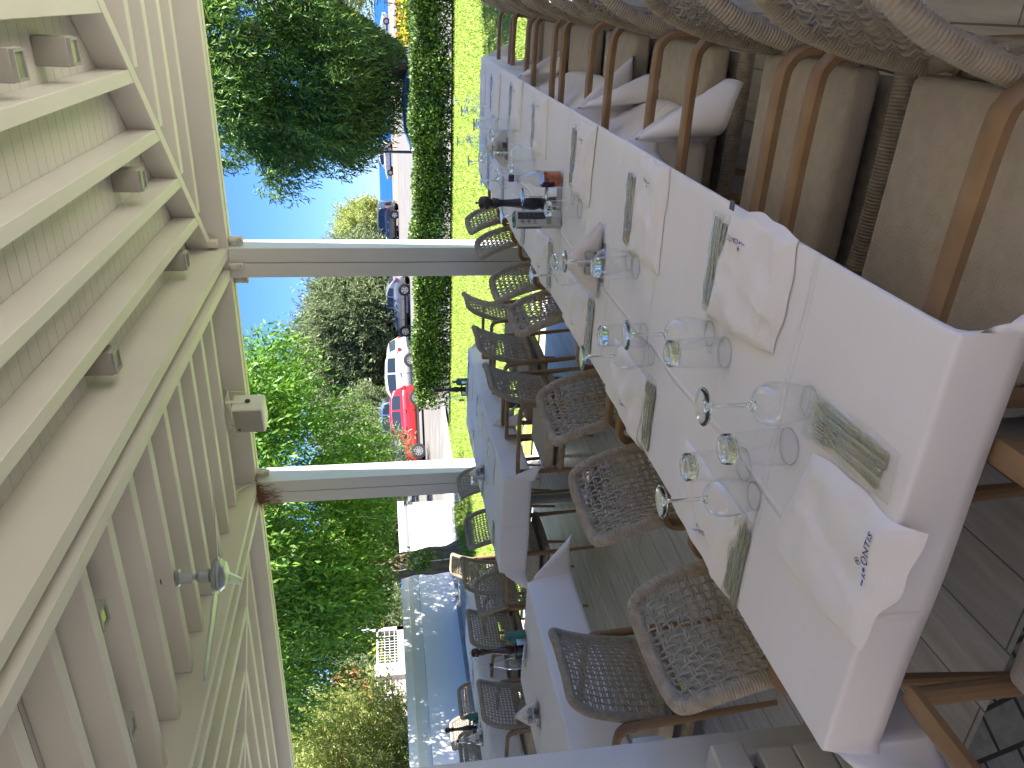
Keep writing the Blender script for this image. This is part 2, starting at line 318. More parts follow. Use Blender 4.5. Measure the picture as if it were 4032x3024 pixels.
# ================================================================== SETTING
g = MB(); g.add([(-400, -60, -0.06), (400, -60, -0.06), (400, 97, -0.06), (-400, 97, -0.06)], [(0, 1, 2, 3)]); struct('ground', g, 'road')
g = MB(); g.add([(-9.75, 6.9, 0.0), (14, 6.9, 0.0), (14, 17.2, 0.0), (-9.75, 16.6, 0.0)], [(0, 1, 2, 3)]); struct('lawn', g, 'lawn')
g = MB(); g.add([(-60, 60, -0.05), (60, 76, -0.05), (60, 97, -0.05), (-60, 97, -0.05)], [(0, 1, 2, 3)]); struct('beach_sand', g, 'sand')
g = MB(); g.add([(-9000, 90, -1.3), (9000, 90, -1.3), (9000, 14000, -1.3), (-9000, 14000, -1.3)], [(0, 1, 2, 3)]); struct('sea', g, 'sea')
g = MB(); g.box((-11, -4, -0.3), (5, 6.82, 0.0)); struct('deck_floor', g, 'deck_tile')
g = MB(); g.add([(-2.4, -2, 0.004), (0.6, -2, 0.004), (0.6, 1.18, 0.004), (-2.4, 1.18, 0.004)], [(0, 1, 2, 3)]); struct('stone_paving', g, 'stone_paver')
mat('bounce_floor_pale', (0.66, 0.63, 0.57), 0.8, (0.6, 0.57, 0.51), 2)
g = MB(); g.add([(1.5, -9, .004), (9, -9, .004), (9, 6.8, .004), (1.5, 6.8, .004)], [(0, 1, 2, 3)]); g.add([(-14, -9, .006), (.9, -9, .006), (.9, -2.05, .006), (-14, -2.05, .006)], [(0, 1, 2, 3)]); struct('bounce_floor', g, 'bounce_floor_pale')  # unseen pale floor, added to bounce sunlight up under the roof
g = MB(); g.add([(-11, 6.82, -0.03), (8, 6.82, -0.03), (8, 7.35, 0.006), (-11, 7.35, 0.006)], [(0, 1, 2, 3)]); struct('pebble_strip', g, 'pebble')
g = MB(); g.add([(-10.35, 7.3, 0.01), (-9.62, 7.3, 0.01), (-9.62, 18.3, 0.01), (-10.6, 18.3, 0.01)], [(0, 1, 2, 3)]); struct('pebble_border', g, 'pebble')
g = MB(); g.add([(-12.5, 4, 0.0), (-10.35, 4, 0.0), (-10.6, 18, 0.0), (-12.5, 18, 0.0)], [(0, 1, 2, 3)]); struct('path', g, 'kerb')

# pergola ---------------------------------------------------------------
pg = thing('pergola', (0, 0, 0), 0, 'white painted timber pergola roof with deep beams over the dining deck', 'pergola')
ZB, ZP, ZT = 2.75, 2.88, 3.047
def pbox(name, a, b, m='white_paint', par=pg):
    mb = MB(); mb.box(a, b); o = mb.build(name, m, par, smooth=False)
    bv = o.modifiers.new('bevel', 'BEVEL'); bv.width = 0.004; bv.segments = 2; return o
def post(x0, x1, y0, y1, z1=ZB):
    mb = MB(); xm = (x0+x1)/2
    mb.box((x0, y0, 0), (xm-0.003, y1, z1)); mb.box((xm+0.003, y0, 0), (x1, y1, z1)); mb.box((x0+.01, y0+.012, 0), (x1-.01, y1-.012, z1-.01), 'gap_dark')
    mb.mats[0] = 'post_paint'; mb2 = mb
    o = mb2.build('post', None, pg, smooth=False); bv = o.modifiers.new('bevel', 'BEVEL'); bv.width = 0.006; bv.segments = 2; return o
MB.box_orig = MB.box
for x0, x1, y0, y1 in ((-2.160, -1.907, 6.38, 6.63), (-4.440, -4.187, 6.38, 6.63), (-2.160, -1.905, 1.18, 1.44), (2.3, 2.55, 6.38, 6.63)):
    mb = MB(); xm = (x0+x1)/2
    mb.box((x0, y0, 0), (xm-0.003, y1, ZB-.001), 'post_paint'); mb.box((xm+0.003, y0, 0), (x1, y1, ZB-.001), 'post_paint'); mb.box((x0+.01, y0+.012, 0), (x1-.01, y1-.012, ZB-.01), 'gap_dark')
    o = mb.build('post', None, pg, smooth=False); bv = o.modifiers.new('bevel', 'BEVEL'); bv.width = 0.005; bv.segments = 2
YB = -2.0                                           # roof reaches back over the photographer
for xa_, xb_ in ((-2.157, -1.905), (-4.475, -4.200), (2.3, 2.55)):
    mb = MB(); mb.box((xb_-.077, YB, ZB), (xb_, 6.376, ZT-.002)); mb.box((xa_, YB, ZB), (xa_+.075, 6.376, ZT-.002)); mb.box((xa_+.077, YB, ZB+.075), (xb_-.079, 6.376, ZT-.004))
    o = mb.build('main_beam', 'white_paint', pg, smooth=False)
mb = MB(); mb.box((-10, 6.378, ZB), (4, 6.469, ZT+.05)); mb.box((-10, 6.471, ZB+.035), (4, 6.507, ZT+.05)); mb.box((-10, 6.509, ZB), (4, 6.576, ZT+.16))
mb.build('edge_beam', 'white_paint', pg, smooth=False)
# bay right of the first beam: purlins along y, mitred into purlins along x
m1 = [(-1.594, 6.080), (-1.231, 5.740), (-0.857, 5.378), (-0.478, 5.025), (-0.110, 4.660), (0.26, 4.30), (0.63, 3.94), (1.0, 3.58), (1.37, 3.22), (1.74, 2.86), (2.11, 2.5)]
for i, (x, y) in enumerate(m1):
    pbox('purlin', (x-.038, YB, ZP), (x+.038, y, ZT-.002)); pbox('purlin', (x+.038, y-.001+.026, ZP), (2.298, y+.101, ZT-.002))
def hip(x0, y0, x1, y1, wd=.035):
    d = Vector((x1-x0, y1-y0, 0)).normalized(); n = Vector((-d.y, d.x, 0))*wd; a = Vector((x0, y0, 0)); b = Vector((x1, y1, 0)); mb = MB()
    v = [(*(p+s*n).xy, z) for z in (ZP-.003, ZT-.003) for p, s in ((a, -1), (b, -1), (b, 1), (a, 1))]
    mb.add(v, [(3, 2, 1, 0), (4, 5, 6, 7), (0, 1, 5, 4), (1, 2, 6, 5), (2, 3, 7, 6), (3, 0, 4, 7)]); mb.build('hip_rafter', 'white_paint', pg, smooth=False)
hip(-1.90, 6.385, 2.25, 2.36)
y = 6.014
while y > YB: pbox('purlin', (-4.198, y, ZP), (-2.158, y+.076, ZT-.002)); y -= 0.385
for k in range(12):
    x = -4.86-.412*k; y = 6.24-.3625*k
    if x < -9.4: break
    pbox('purlin', (x-.043, YB, ZP), (x+.043, y, ZT-.002)); pbox('purlin', (-9.9, y-.037, ZP), (x-.043, y+.045, ZT-.002))
hip(-4.48, 6.56, -9.6, 2.05)
mb = MB(); y = YB
while y < 6.37: mb.box((-10, y+.002, ZT), (3.2, min(y+.103, 6.376), ZT+.02)); y += .105
mb.build('ceiling_boards', 'white_paint', pg, smooth=False)
mb = MB(); mb.box((-10, YB, ZT+.019), (3.2, 6.5, ZT+.06)); mb.build('roof_light_seal', 'gap_dark', pg, smooth=False)  # slab added above the boards so no light leaks through their gaps
# small things fixed under the roof, each its own thing
def fixture(x, y, label):
    t = thing('ceiling_spotlight', (x, y, ZT), 0, label, 'spotlight', 'box spotlights between the purlins')
    mb = MB(); mb.rbox((-.065, -.055, -.15), (.065, .055, 0), .006); mb.build('housing', 'fixture_shell', t)
    mb = MB(); mb.box((-.06, -.05, -.166), (-.048, .05, -.15)); mb.box((.048, -.05, -.166), (.06, .05, -.15)); mb.box((-.048, .038, -.166), (.048, .05, -.15)); mb.box((-.048, -.05, -.166), (.048, -.038, -.15)); mb.build('bezel', 'grey_plastic', t, smooth=False)
    mb = MB(); mb.box((-.0475, -.0375, -.158), (.0475, .0375, -.151)); mb.build('lens', 'fixture_glass', t, smooth=False)
for x, y, l in ((-.30, 4.15, 'grey box spotlight nearest the top right corner pair, the one farther from the table'), (-.31, 3.52, 'grey box spotlight cut by the ceiling edge of the picture at the right'),
                (-1.04, 4.88, 'grey box spotlight in the third purlin gap, halfway to the front post'), (-1.76, 5.60, 'grey box spotlight beside the big double beam, close to the front post'),
                (-1.76, 3.90, 'grey box spotlight beside the big double beam, nearer the photographer'), (-2.74, 3.075, 'grey spotlight half hidden behind a purlin left of the double beam'),
                (-3.51, 3.075, 'grey spotlight half hidden behind a purlin beyond the ceiling fan')): fixture(x, y, l)
def fan(x, y, z, r, ang, label, zt=2.99):
    t = thing('ceiling_fan', (x, y, z), R(ang), label, 'ceiling fan', 'three-bladed ceiling fans')
    mb = MB(); mb.tube([(0, 0, .02), (0, 0, zt-z)], .011, 10); mb.build('rod', 'fan_metal', t)
    mb = MB(); mb.lathe([(.0, .255), (.052, .25), (.056, .235), (.046, .225), (.042, .15), (.03, .145), (.025, .135), (.033, .125), (.045, .11), (.045, .05), (.03, .045), (.03, .03), (0, .03)], 28); mb.build('canopy_cups', 'fan_metal', t)
    mb = MB(); mb.lathe([(0, .03), (.09, .028), (.115, .015), (.118, -.005), (.108, -.012), (.108, -.02), (.095, -.03), (.085, -.05), (.05, -.062), (0, -.066)], 36); mb.build('motor_housing', 'fan_metal', t)
    mb = MB(); mb.tube([(.035*math.cos(a), .035*math.sin(a), zt-z-.03) for a in np.linspace(0, 2*PI, 17)[:-1]], .004, 6, closed=True); mb.tube([(.01, 0, zt-z-.01), (.02, .01, zt-z-.08)], .003, 6); mb.build('hanging_cable', 'black_plastic', t)
    for k in range(3):
        a = k*2*PI/3; c, s_ = math.cos(a), math.sin(a); mb = MB()
        def bl(u, v):
            rr = .10+u*(r-.10); wd = .048*(1-.5*u)*min(1, u*6+.35)*min(1, (1.02-u)*9)**.5; q = (v-.5)*2*wd; zz = -.004+q*.18-u*.012
            return (rr*c-q*s_, rr*s_+q*c, zz)
        mb.grid(bl, 18, 4); o = mb.build('blade', 'fan_metal', t); sm = o.modifiers.new('thick', 'SOLIDIFY'); sm.thickness = .005
fan(-3.40, 4.12, 2.62, .72, 14, 'silver three-bladed ceiling fan hanging left of the front posts')
fan(0.62, 4.62, 2.80, .62, 118, 'ceiling fan whose single blade tip shows at the top right of the roof', 2.99)
# loudspeaker
sp = thing('loudspeaker', (-3.35, 6.2, 2.70), R(-12), 'white box loudspeaker with grey mesh front bracketed to the edge beam', 'loudspeaker')
mb = MB(); mb.rbox((-.135, -.10, -.135), (.135, .11, .135), .02); mb.build('cabinet', 'speaker_shell', sp)
mb = MB(); mb.rbox((-.118, -.112, -.118), (.118, -.095, .118), .006); mb.build('grille', 'speaker_grille', sp)
mb = MB(); mb.lathe([(0, 0), (.012, 0), (.012, .002), (0, .002)], 18, M4=Matrix.Translation((-.085, -.1125, .085)) @ Matrix.Rotation(PI/2, 4, 'X')); mb.build('badge', 'plum_label', sp)
mb = MB(); mb.box((.137, -.02, -.02), (.142, .02, .19)); mb.box((-.142, -.02, -.02), (-.137, .02, .19)); mb.box((-.142, -.02, .185), (.142, .17, .190)); mb.build('bracket', 'frame_white', sp, smooth=False)
mb = MB(); mb.lathe([(0, 0), (.022, 0), (.022, .01), (0, .01)], 18, M4=Matrix.Translation((.142, 0, -.0)) @ Matrix.Rotation(PI/2, 4, 'Y')); mb.build('knob', 'black_plastic', sp)
mb = MB(); mb.tube(smoothpath([(.05, .11, .0), (.1, .16, .02), (.15, .13, .1), (.18, .1, .16), (.2, .14, .2)]), .004, 7); mb.build('cable', 'cable', sp)
# blind brackets, junction box, cables, nest
for x, y, l in ((-1.86, 6.46, 'stained grey pipe stub at the right of the first post top'), (-2.05, 6.355, 'white pipe stub in front of the first post seam'),
                (-2.215, 6.50, 'white pipe stub at the left of the first post top'), (-4.135, 6.46, 'cream pipe stub at the right of the second post top')):
    t = thing('pipe_stub', (x, y, ZB), 0, l, 'pipe stub', 'pipe stubs under the edge beam')
    mb = MB(); mb.lathe([(.0, -.115), (.028, -.115), (.033, -.11), (.033, -.085), (.029, -.083), (.029, -.001), (0, -.001)], 18, cap=False); mb.build('pipe', 'pipe', t)
    mb = MB(); mb.box((-.022, .03, -.085), (.022, .05, -.002)); mb.build('clip', 'frame_white', t, smooth=False)
t = thing('junction_box', (-1.85, 6.33, 2.86), 0, 'small cream junction box with white cables at the first post top', 'junction box')
mb = MB(); mb.rbox((-.03, -.035, -.05), (.03, .035, .05), .008); mb.build('box', 'cable', t)
for k in range(3):
    mb = MB(); mb.tube(smoothpath([(.02, .0, .05), (.06+.01*k, .02, .075), (.07, .04, .02-.015*k), (.0, .05, -.03-.01*k), (-.06, .055, -.08), (-.062, .05, -.12)]), .0035, 6); mb.build('cable', 'cable', t)
t = thing('cable_run', (0, 0, 0), 0, 'loose cream cables looping from the purlin to the second post', 'cable')
for k in range(2):
    mb = MB(); mb.tube(smoothpath([(-4.1, 6.02, 2.90), (-4.14, 6.2, 2.88-.01*k), (-4.16, 6.3, 2.80), (-4.17, 6.36, 2.765), (-4.19, 6.37, 2.75-.01*k), (-4.24, 6.37, 2.73)]), .004, 6); mb.build('cable', 'cable', t)
t = MB()
for k in range(90):
    x = -4.44+.24*rng.random(); z = 2.745; p = [(x, 6.372-.02*rng.random(), z)]; L = (.05+.2*rng.random()**3)
    for j in range(5): p.append((p[-1][0]+rng.normal()*.012, min(6.374, p[-1][1]+rng.normal()*.007), p[-1][2]-L/5))
    t.tube(p, .0016, 4)
for k in range(70):
    a = rng.random(3); p = [(-4.42+.22*a[0], 6.33+.045*a[1], 2.72+.03*a[2])]
    for j in range(3): p.append(tuple(np.array(p[-1])+rng.normal(size=3)*.02*np.array([2, .3, .4])))
    t.tube(p, .0016, 4)
tag(t.build('bird_nest', 'straw'), 'messy brown straw nest hanging at the second post top', 'nest')
# low white boards by the near post
t = thing('board_box', (0, 0, 0), 0, 'pale painted wooden box with two stacked boards behind the near left post', 'wooden box')
mb = MB(); mb.rbox((-2.5, 1.30, .50), (-2.00, 1.515, .70), .006); mb.rbox((-2.5, 1.30, .705), (-2.00, 1.53, .80), .006); mb.build('boards', 'post_paint', t)
t = thing('slatted_crate', (0, 0, 0), 0, 'grey white slatted wooden panel in front of the near left post', 'slatted panel')
mb = MB(); mb.rbox((-1.90, 1.10, .57), (-1.80, 1.33, .665), .008); mb.build('top_rail', 'post_paint', t)
for k in range(4): mb = MB(); mb.rbox((-1.885, 1.08, .425-.105*k), (-1.825, 1.318, .525-.105*k), .006); mb.build('slat', 'post_paint', t)
mb = MB(); mb.rbox((-1.875, 1.318, .1), (-1.845, 1.335, .60), .004); mb.build('stile', 'post_paint', t)
mb = MB(); mb.box((-1.88, 1.07, .05), (-1.875, 1.30, .6)); mb.build('backing', 'gap_dark', t)

# ================================================================== CHAIRS
def make_chair():
    t = thing('rope_armchair', (0, 0, 0), 0, '-', 'chair')     # faces local +x, origin on the floor under the rear of the seat
    W = .245
    mb = MB(); mb.rbox((.03, -.225, .405), (.50, .225, .478), .022, seg=4)
    o = mb.build('seat_cushion', 'cushion', t, angle=60)
    ring = smoothpath([(.02, -.21, .365), (.04, -.245, .365), (.27, -.25, .365), (.49, -.235, .365), (.515, -.19, .365), (.525, 0, .365), (.515, .19, .365), (.49, .235, .365), (.27, .25, .365), (.04, .245, .365), (.02, .21, .365), (.012, 0, .365)], 5, True)
    mb = MB(); wrapped(mb, ring, .026, True, pitch=.008); mb.box((.05, -.225, .352), (.49, .225, .372)); mb.build('seat_frame', 'rope', t)
    # back: closed wrapped loop, concave in plan, curling backwards at the top
    def bp(u, v):                                    # u -1..1 across, v 0..1 up
        z = .455+.385*v; x = .02-.070*v-.055*max(0, v-.62)**1.3*3 + .05*(u*u-1)*(1-.25*v)
        return (x, u*(.212-.008*v*v), z)
    loop = []
    c = .2
    for u, v in ((-1, .0+c), (-1, .5), (-1, 1-c), (-.93, .97), (-1+c*1.3, 1), (-.35, 1), (.35, 1), (1-c*1.3, 1), (.93, .97), (1, 1-c), (1, .5), (1, c), (.95, .03), (1-c*1.3, 0), (.35, 0), (-.35, 0), (-1+c*1.3, 0), (-.95, .03)): loop.append(bp(u, v))
    mb = MB(); wrapped(mb, smoothpath(loop, 6, True), .0215, True, pitch=.0075); bk = mb.build('backrest_frame', 'rope', t)
    mb = MB(); nr = 14; nc = 16
    for i in range(nc):
        u = -1+2*(i+.5)/nc; pts = []
        for j in range(34):
            v = j/33; p = np.array(bp(u*.97+.004*math.sin(j*1.3+i), .02+.96*v)); p[0] += .0045*math.sin(v*nr*PI+i*PI); pts.append(p)
        mb.tube(pts, .0038, 5, cap=False)
    for j in range(nr):
        v = (j+.5)/nr
        for d in (-.0055, .0055):
            pts = []
            for i in range(44):
                u = -1+2*i/43; p = np.array(bp(u, v+.003*math.sin(i*.9+j*2))); p[2] += d*(.8+.2*math.cos((u+1)*nc*PI)); p[0] -= .0045*math.sin((u+1)*.5*nc*PI+j*PI); pts.append(p)
            mb.tube(pts, .0036, 5, cap=False)
    mb.build('rope_weave', 'rope', bk, angle=180)
    for s in (-1, 1):
        # flat bent arm, rounding down into the rear leg
        pth = [(.505, s*.246, .655), (.40, s*.247, .658), (.20, s*.25, .66), (.06, s*.25, .658), (.025, s*.25, .648), (.005, s*.25, .625), (0, s*.25, .59)]
        mb = MB(); P = smoothpath(pth, 5); n = len(P); v = []; f = []
        for i in range(n):
            T = P[min(i+1, n-1)]-P[max(i-1, 0)]; T /= np.linalg.norm(T); N = np.cross(T, (0, 1, 0)); N /= np.linalg.norm(N); wd = .021; th = .0125
            for a, b in ((-1, -.6), (-.6, -1), (.6, -1), (1, -.6), (1, .6), (.6, 1), (-.6, 1), (-1, .6)): v.append(P[i]+np.array((0, 1, 0))*wd*a+N*th*b)
        for i in range(n-1):
            for k in range(8): f.append((i*8+k, i*8+(k+1) % 8, i*8+8+(k+1) % 8, i*8+8+k))
        f.append(tuple(range(8))); f.append(tuple(range((n-1)*8+7, (n-1)*8-1, -1))); mb.add(v, f); mb.build('armrest', 'teak', t)
        mb = MB(); mb.tube([(.0, s*.25, .60), (-.012, s*.247, .40), (-.045, s*.245, .005)], [.0175, .0185, .011], 10); mb.tube([(-.012, s*.247, .40), (.02, s*.2, .385)], .014, 8); mb.tube([(.0, s*.25, .60), (.005, s*.205, .56)], .013, 8); mb.build('leg', 'teak', t)
        mb = MB(); mb.tube([(.498, s*.246, .648), (.498, s*.245, .36), (.515, s*.243, .005)], [.0165, .019, .0115], 10); mb.build('leg', 'teak', t)
    return t
chair0 = make_chair(); kids(chair0); first = [True]
def chair(x, y, deg, label, group):
    o = place(chair0, not first[0], (x, y, 0), R(deg), label, group); first[0] = False; return o
G1 = 'rope chairs along the right side of the long table'; G2 = 'rope chairs along the left side of the long table'; G3 = 'rope chairs at the smaller tables'
ords = ['nearest', 'second nearest', 'third nearest', 'fourth', 'third from the far end', 'second from the far end', 'farthest']
rj = random.Random(3)
for k, y in enumerate((1.245, 1.89, 2.70, 3.49, 4.20, 4.91, 5.52)):
    chair(-.065, y, 180+rj.uniform(-2, 2), 'rope armchair, %s in the row right of the long table' % ords[k], G1)
for k, (x, y) in enumerate(((-1.40, 1.40), (-1.47, 2.13), (-1.47, 2.77), (-1.38, 3.64), (-1.46, 4.35), (-1.44, 5.13), (-1.45, 5.78))):
    chair(x, y, rj.uniform(-3, 3), 'rope armchair, %s in the row left of the long table' % ords[k], G2)
ec = chair(-.79, .335, 92, 'teak armchair with beige cushion at the near end of the long table', 'end chair'); ec.scale = (1, 1, .95)
chair(-2.34, 4.54, 182, 'rope armchair at the right of the second table, nearest of three', G3)
chair(-2.34, 5.20, 179, 'rope armchair at the right of the second table, middle of three', G3)
chair(-2.32, 5.92, 184, 'rope armchair at the right of the second table, farthest of three', G3)
chair(-4.17, 4.67, 2, 'rope armchair left of the second table, legs bare under the cloth', G3)
chair(-4.12, 5.43, -3, 'rope armchair left of the second table with bright lawn behind its weave', G3)
chair(-4.08, 6.12, 4, 'rope armchair in front of the second post', G3)
chair(-2.52, 2.22, 181, 'rope armchair in front of the near table, above the white board box', G3)
chair(-5.10, 4.31, 180, 'rope armchair facing the left rear table, beside the napkin holder of the near table', G3)
chair(-5.13, 5.16, 178, 'rope armchair facing the left rear table, behind the green tin', G3)
chair(-4.98, 5.72, 176, 'rope armchair facing the left rear table, close to the tree trunk', G3)
chair(-5.72, 6.72, 250, 'sunlit rope armchair at the far end of the left rear table under the trunk', G3)
chair(-6.58, 5.74, 0, 'rope armchair beyond the left rear table against the white wall, right one', G3)
chair(-6.52, 5.10, 2, 'rope armchair beyond the left rear table, lower left behind the shakers', G3)
chair(-7.15, 5.60, 0, 'rope armchair partly hidden at the left behind the pepper mill, lower', G3)
chair(-8.05, 6.53, 0, 'rope armchair highest behind the far left pepper mill', G3)

# ================================================================== TABLES AND CLOTHS
ZTAB = .75
def table(x0, x1, y0, y1, label, round_base=True, peds=None):
    t = thing('dining_table', ((x0+x1)/2, (y0+y1)/2, 0), 0, label, 'table', 'cloth covered dining tables'); a, b = (x1-x0)/2, (y1-y0)/2
    mb = MB(); mb.rbox((-a+.012, -b+.012, .715), (a-.012, b-.012, .744), .008); mb.build('tabletop', 'table_leg', t)
    for py in (peds or [0]):
        mb = MB(); mb.lathe([(.04, .02), (.036, .05), (.036, .715), (.04, .716)], 20, M4=Matrix.Translation((0, py, 0))); mb.build('leg', 'table_leg', t)
        mb = MB(); mb.lathe([(0, .001), (.225, .001), (.225, .012), (.215, .018), (.12, .035), (.06, .07), (.045, .12), (.04, .16), (0, .16)], 40, M4=Matrix.Translation((0, py, 0))); mb.build('base', 'silver_base', t)
    return t
def cloth(x0, x1, y0, y1, zt, L, label, seed=0, sides=(1, 1, 1, 1), amp=.012, tip=1.0, phi=.75, group=None, step=.022, tuck=False, LL=None):
    # a sheet laid over the top: hanging sides, corners falling in cones. sides: -x, +x, -y, +y
    r = np.random.default_rng(seed); ph = r.random(12)*6.28; Rr = .007
    L4 = LL or [L*s for s in sides]; xs = np.arange(x0-L4[0], x1+L4[1]+step*.5, step); ys = np.arange(y0-L4[2], y1+L4[3]+step*.5, step)
    def axis(a0, a1, la, lb):
        out = list(np.linspace(a0-la, a0, max(2, int(la/step)+1)))[:-1] if la > 0 else []
        out += [a0+t for t in (0,)]+list(np.linspace(a0, a1, max(3, int((a1-a0)/step)))[1:-1])+[a1]
        for e in (.004, .008, .013):
            if la > 0: out.append(a0-e)
            if lb > 0: out.append(a1+e)
        if lb > 0: out += list(np.linspace(a1, a1+lb, max(2, int(lb/step)+1)))[1:]
        return sorted(set(round(q, 5) for q in out))
    xs, ys = axis(x0, x1, L4[0], L4[1]), axis(y0, y1, L4[2], L4[3]); V = []
    def hang(s, ext):                                # (outward, down) after travelling s past the edge
        if s < Rr*PI/2: return Rr*math.sin(s/Rr), Rr*(1-math.cos(s/Rr))
        return Rr, Rr+s-Rr*PI/2
    for y in ys:
        for x in xs:
            sx = -1 if x < x0 else 1 if x > x1 else 0; sy = -1 if y < y0 else 1 if y > y1 else 0
            dx = x0-x if sx < 0 else x-x1 if sx > 0 else 0; dy = y0-y if sy < 0 else y-y1 if sy > 0 else 0
            bx, by = min(max(x, x0), x1), min(max(y, y0), y1)
            wr = .0012*math.sin(7*x+ph[0]+3*math.sin(2.2*y+ph[1]))*math.sin(9*y+ph[2])
            if not sx and not sy: V.append((x, y, zt+wr)); continue
            if sx and sy:
                rr = math.hypot(dx, dy); th = math.atan2(dy, dx)/(PI/2); o, d = hang(rr, 0)
                f = phi*math.sin(PI*th)**1.0*min(1, rr/.06); h = np.array((sx*1.0, sy*1.0))/1.414; tg = np.array((-sx*1.0, sy*1.0))/1.414
                hv = h*math.sin(f)+tg*.42*math.sin(2*PI*th+.5*math.sin(ph[3]))*math.sin(f)*1.2
                ll = max(0, rr-Rr*PI/2); V.append((bx+sx*Rr*math.cos(th*PI/2)*min(1, o/Rr)+hv[0]*ll, by+sy*Rr*math.sin(th*PI/2)*min(1, o/Rr)+hv[1]*ll, zt+wr*0-min(d, Rr)-ll*math.cos(f)*tip)); continue
            s = dx or dy; o, d = hang(s, 0); q = y if sx else x; e = (y-y0)/(y1-y0) if sx else (x-x0)/(x1-x0)
            wv = amp*(math.sin(q*9+ph[4])+.6*math.sin(q*17+ph[5])+1)*max(0, d)/L*(4*e*(1-e))**.6
            if tuck and sx > 0: wv = wv*.3-.8*min(d, .10)*(4*e*(1-e))**.3+1.0*max(0, d-.11)*(4*e*(1-e))**.5
            V.append((bx+sx*(o+wv), by+sy*(o+wv), zt+wr*(1-min(1, s/.02))-d))
    nx, ny = len(xs), len(ys); f = [(j*nx+i, j*nx+i+1, (j+1)*nx+i+1, (j+1)*nx+i) for j in range(ny-1) for i in range(nx-1)]
    mb = MB(); mb.add(V, f); o = mb.build('tablecloth', 'linen', None, angle=180); sm = o.modifiers.new('thick', 'SOLIDIFY'); sm.thickness = .0012; sm.offset = 1
    return tag(o, label, 'tablecloth', group or 'white linen tablecloths')
X0, X1 = -1.185, -.378
segs = [(.845, 2.385, 'near', .748), (2.392, 3.135, 'b', .7485), (3.142, 4.50, 'c', .748), (4.507, 6.005, 'd', .749)]
tl = ['near end of the long row of tables, under the closest napkin', 'second table of the long row, under the nearest napkin holder', 'third table of the long row, under the middle glasses', 'far end table of the long row, nearest the lawn']
for (a, b, n, z), l in zip(segs, tl): table(X0, X1, a, b, l, peds=[-(b-a)/4, (b-a)/4] if b-a > 1 else [0])
cloth(X0, X1, .845, 2.385, .752, .22, 'white tablecloth over the near end of the long table, corner flaps hanging', 1, phi=.62, amp=.004, tuck=True, LL=[.24, .11, .115, .22])
cloth(X0, X1, 2.392, 3.135, .7515, .27, 'white tablecloth of the long table under the nearest napkin holder', 2, phi=.7, tuck=True)
cloth(X0, X1, 3.142, 4.50, .7525, .27, 'white tablecloth of the long table between the black pepper mill and the far napkin holder', 3, phi=.6, tuck=True)
cloth(X0, X1, 4.507, 6.005, .752, .22, 'white tablecloth at the far end of the long table against the lawn', 4, phi=.5)
table(-3.67, -2.885, 4.275, 6.45, 'second table beside the front posts with its grey leg showing', peds=[-.78, .70])
cloth(-3.67, -2.885, 4.275, 5.0, .7515, .20, 'white tablecloth on the near half of the second table with short hem', 5, phi=.6, amp=.006)
cloth(-3.67, -2.885, 5.005, 6.45, .7525, .20, 'white tablecloth on the far half of the second table', 6, phi=.6)
table(-3.72, -2.965, 1.86, 3.33, 'near left table under the green tin and brown pepper mill', peds=[0])
cloth(-3.72, -2.965, 1.86, 3.33, .7515, .27, 'white tablecloth hanging low with a pointed corner on the near left table', 7, phi=.75, amp=.02)
table(-6.20, -5.42, 3.6, 6.15, 'left rear table in front of the white wall', peds=[-.7, .7])
cloth(-6.20, -5.42, 3.6, 6.15, .7515, .24, 'white tablecloth on the left rear table', 8, phi=.5)

# ================================================================== TABLEWARE
ZC_ = .7535
def wineglass():
    t = thing('wine_glass', (0, 0, 0), 0, '-', 'wine glass')      # standing upside down on its rim
    # profile as a normal glass height h from the foot; flipped: z = H - h
    H = .205; bowl = [(.0295, .205), (.0335, .185), (.0385, .160), (.0405, .140), (.0385, .122), (.030, .106), (.018, .097), (.008, .093)]
    mb = MB(); mb.lathe([(r, H-h) for r, h in bowl], 40, cap=False); mb.build('bowl', 'thin_glass', t, angle=180)
    mb = MB(); mb.tube([(.0295*math.cos(a), .0295*math.sin(a), .0008) for a in np.linspace(0, 2*PI, 41)[:-1]], .0008, 5, closed=True); mb.build('rim', 'solid_glass', t)
    mb = MB(); mb.lathe([(0, H-.102), (.006, H-.100), (.011, H-.0975), (.006, H-.090), (.0036, H-.080), (.0031, H-.05), (.0036, H-.018), (.0065, H-.010), (.012, H-.006)], 16, cap=False); mb.lathe([(.012, H-.006), (.025, H-.0035), (.0345, H-.0018), (.0352, H-.0008), (.0345, H), (.02, H-.001), (0, H-.001)], 40, cap=False); mb.build('stem_and_foot', 'solid_glass', t, angle=60)
    return t
def tumbler():
    t = thing('water_tumbler', (0, 0, 0), 0, '-', 'tumbler'); H = .135
    mb = MB(); mb.lathe([(.0355, .0), (.0355, .035), (.0345, .060)], 40, cap=False); mb.lathe([(.0345, .060), (.0335, .085), (.031, .123)], 20, cap=False, flute=.045)
    mb.build('wall', 'thin_glass', t, angle=40)
    mb = MB(); mb.lathe([(0, .116), (.02, .117), (.0275, .114), (.0305, .121), (.0305, .132), (.028, .135), (.019, .1345), (.016, .131), (0, .130)], 20, flute=.03, cap=False); mb.build('thick_base', 'solid_glass', t, angle=40)
    mb = MB(); mb.tube([(.0355*math.cos(a), .0355*math.sin(a), .0008) for a in np.linspace(0, 2*PI, 41)[:-1]], .0008, 5, closed=True); mb.build('rim', 'solid_glass', t)
    return t
wg0 = wineglass(); kids(wg0); tb0 = tumbler(); kids(tb0)
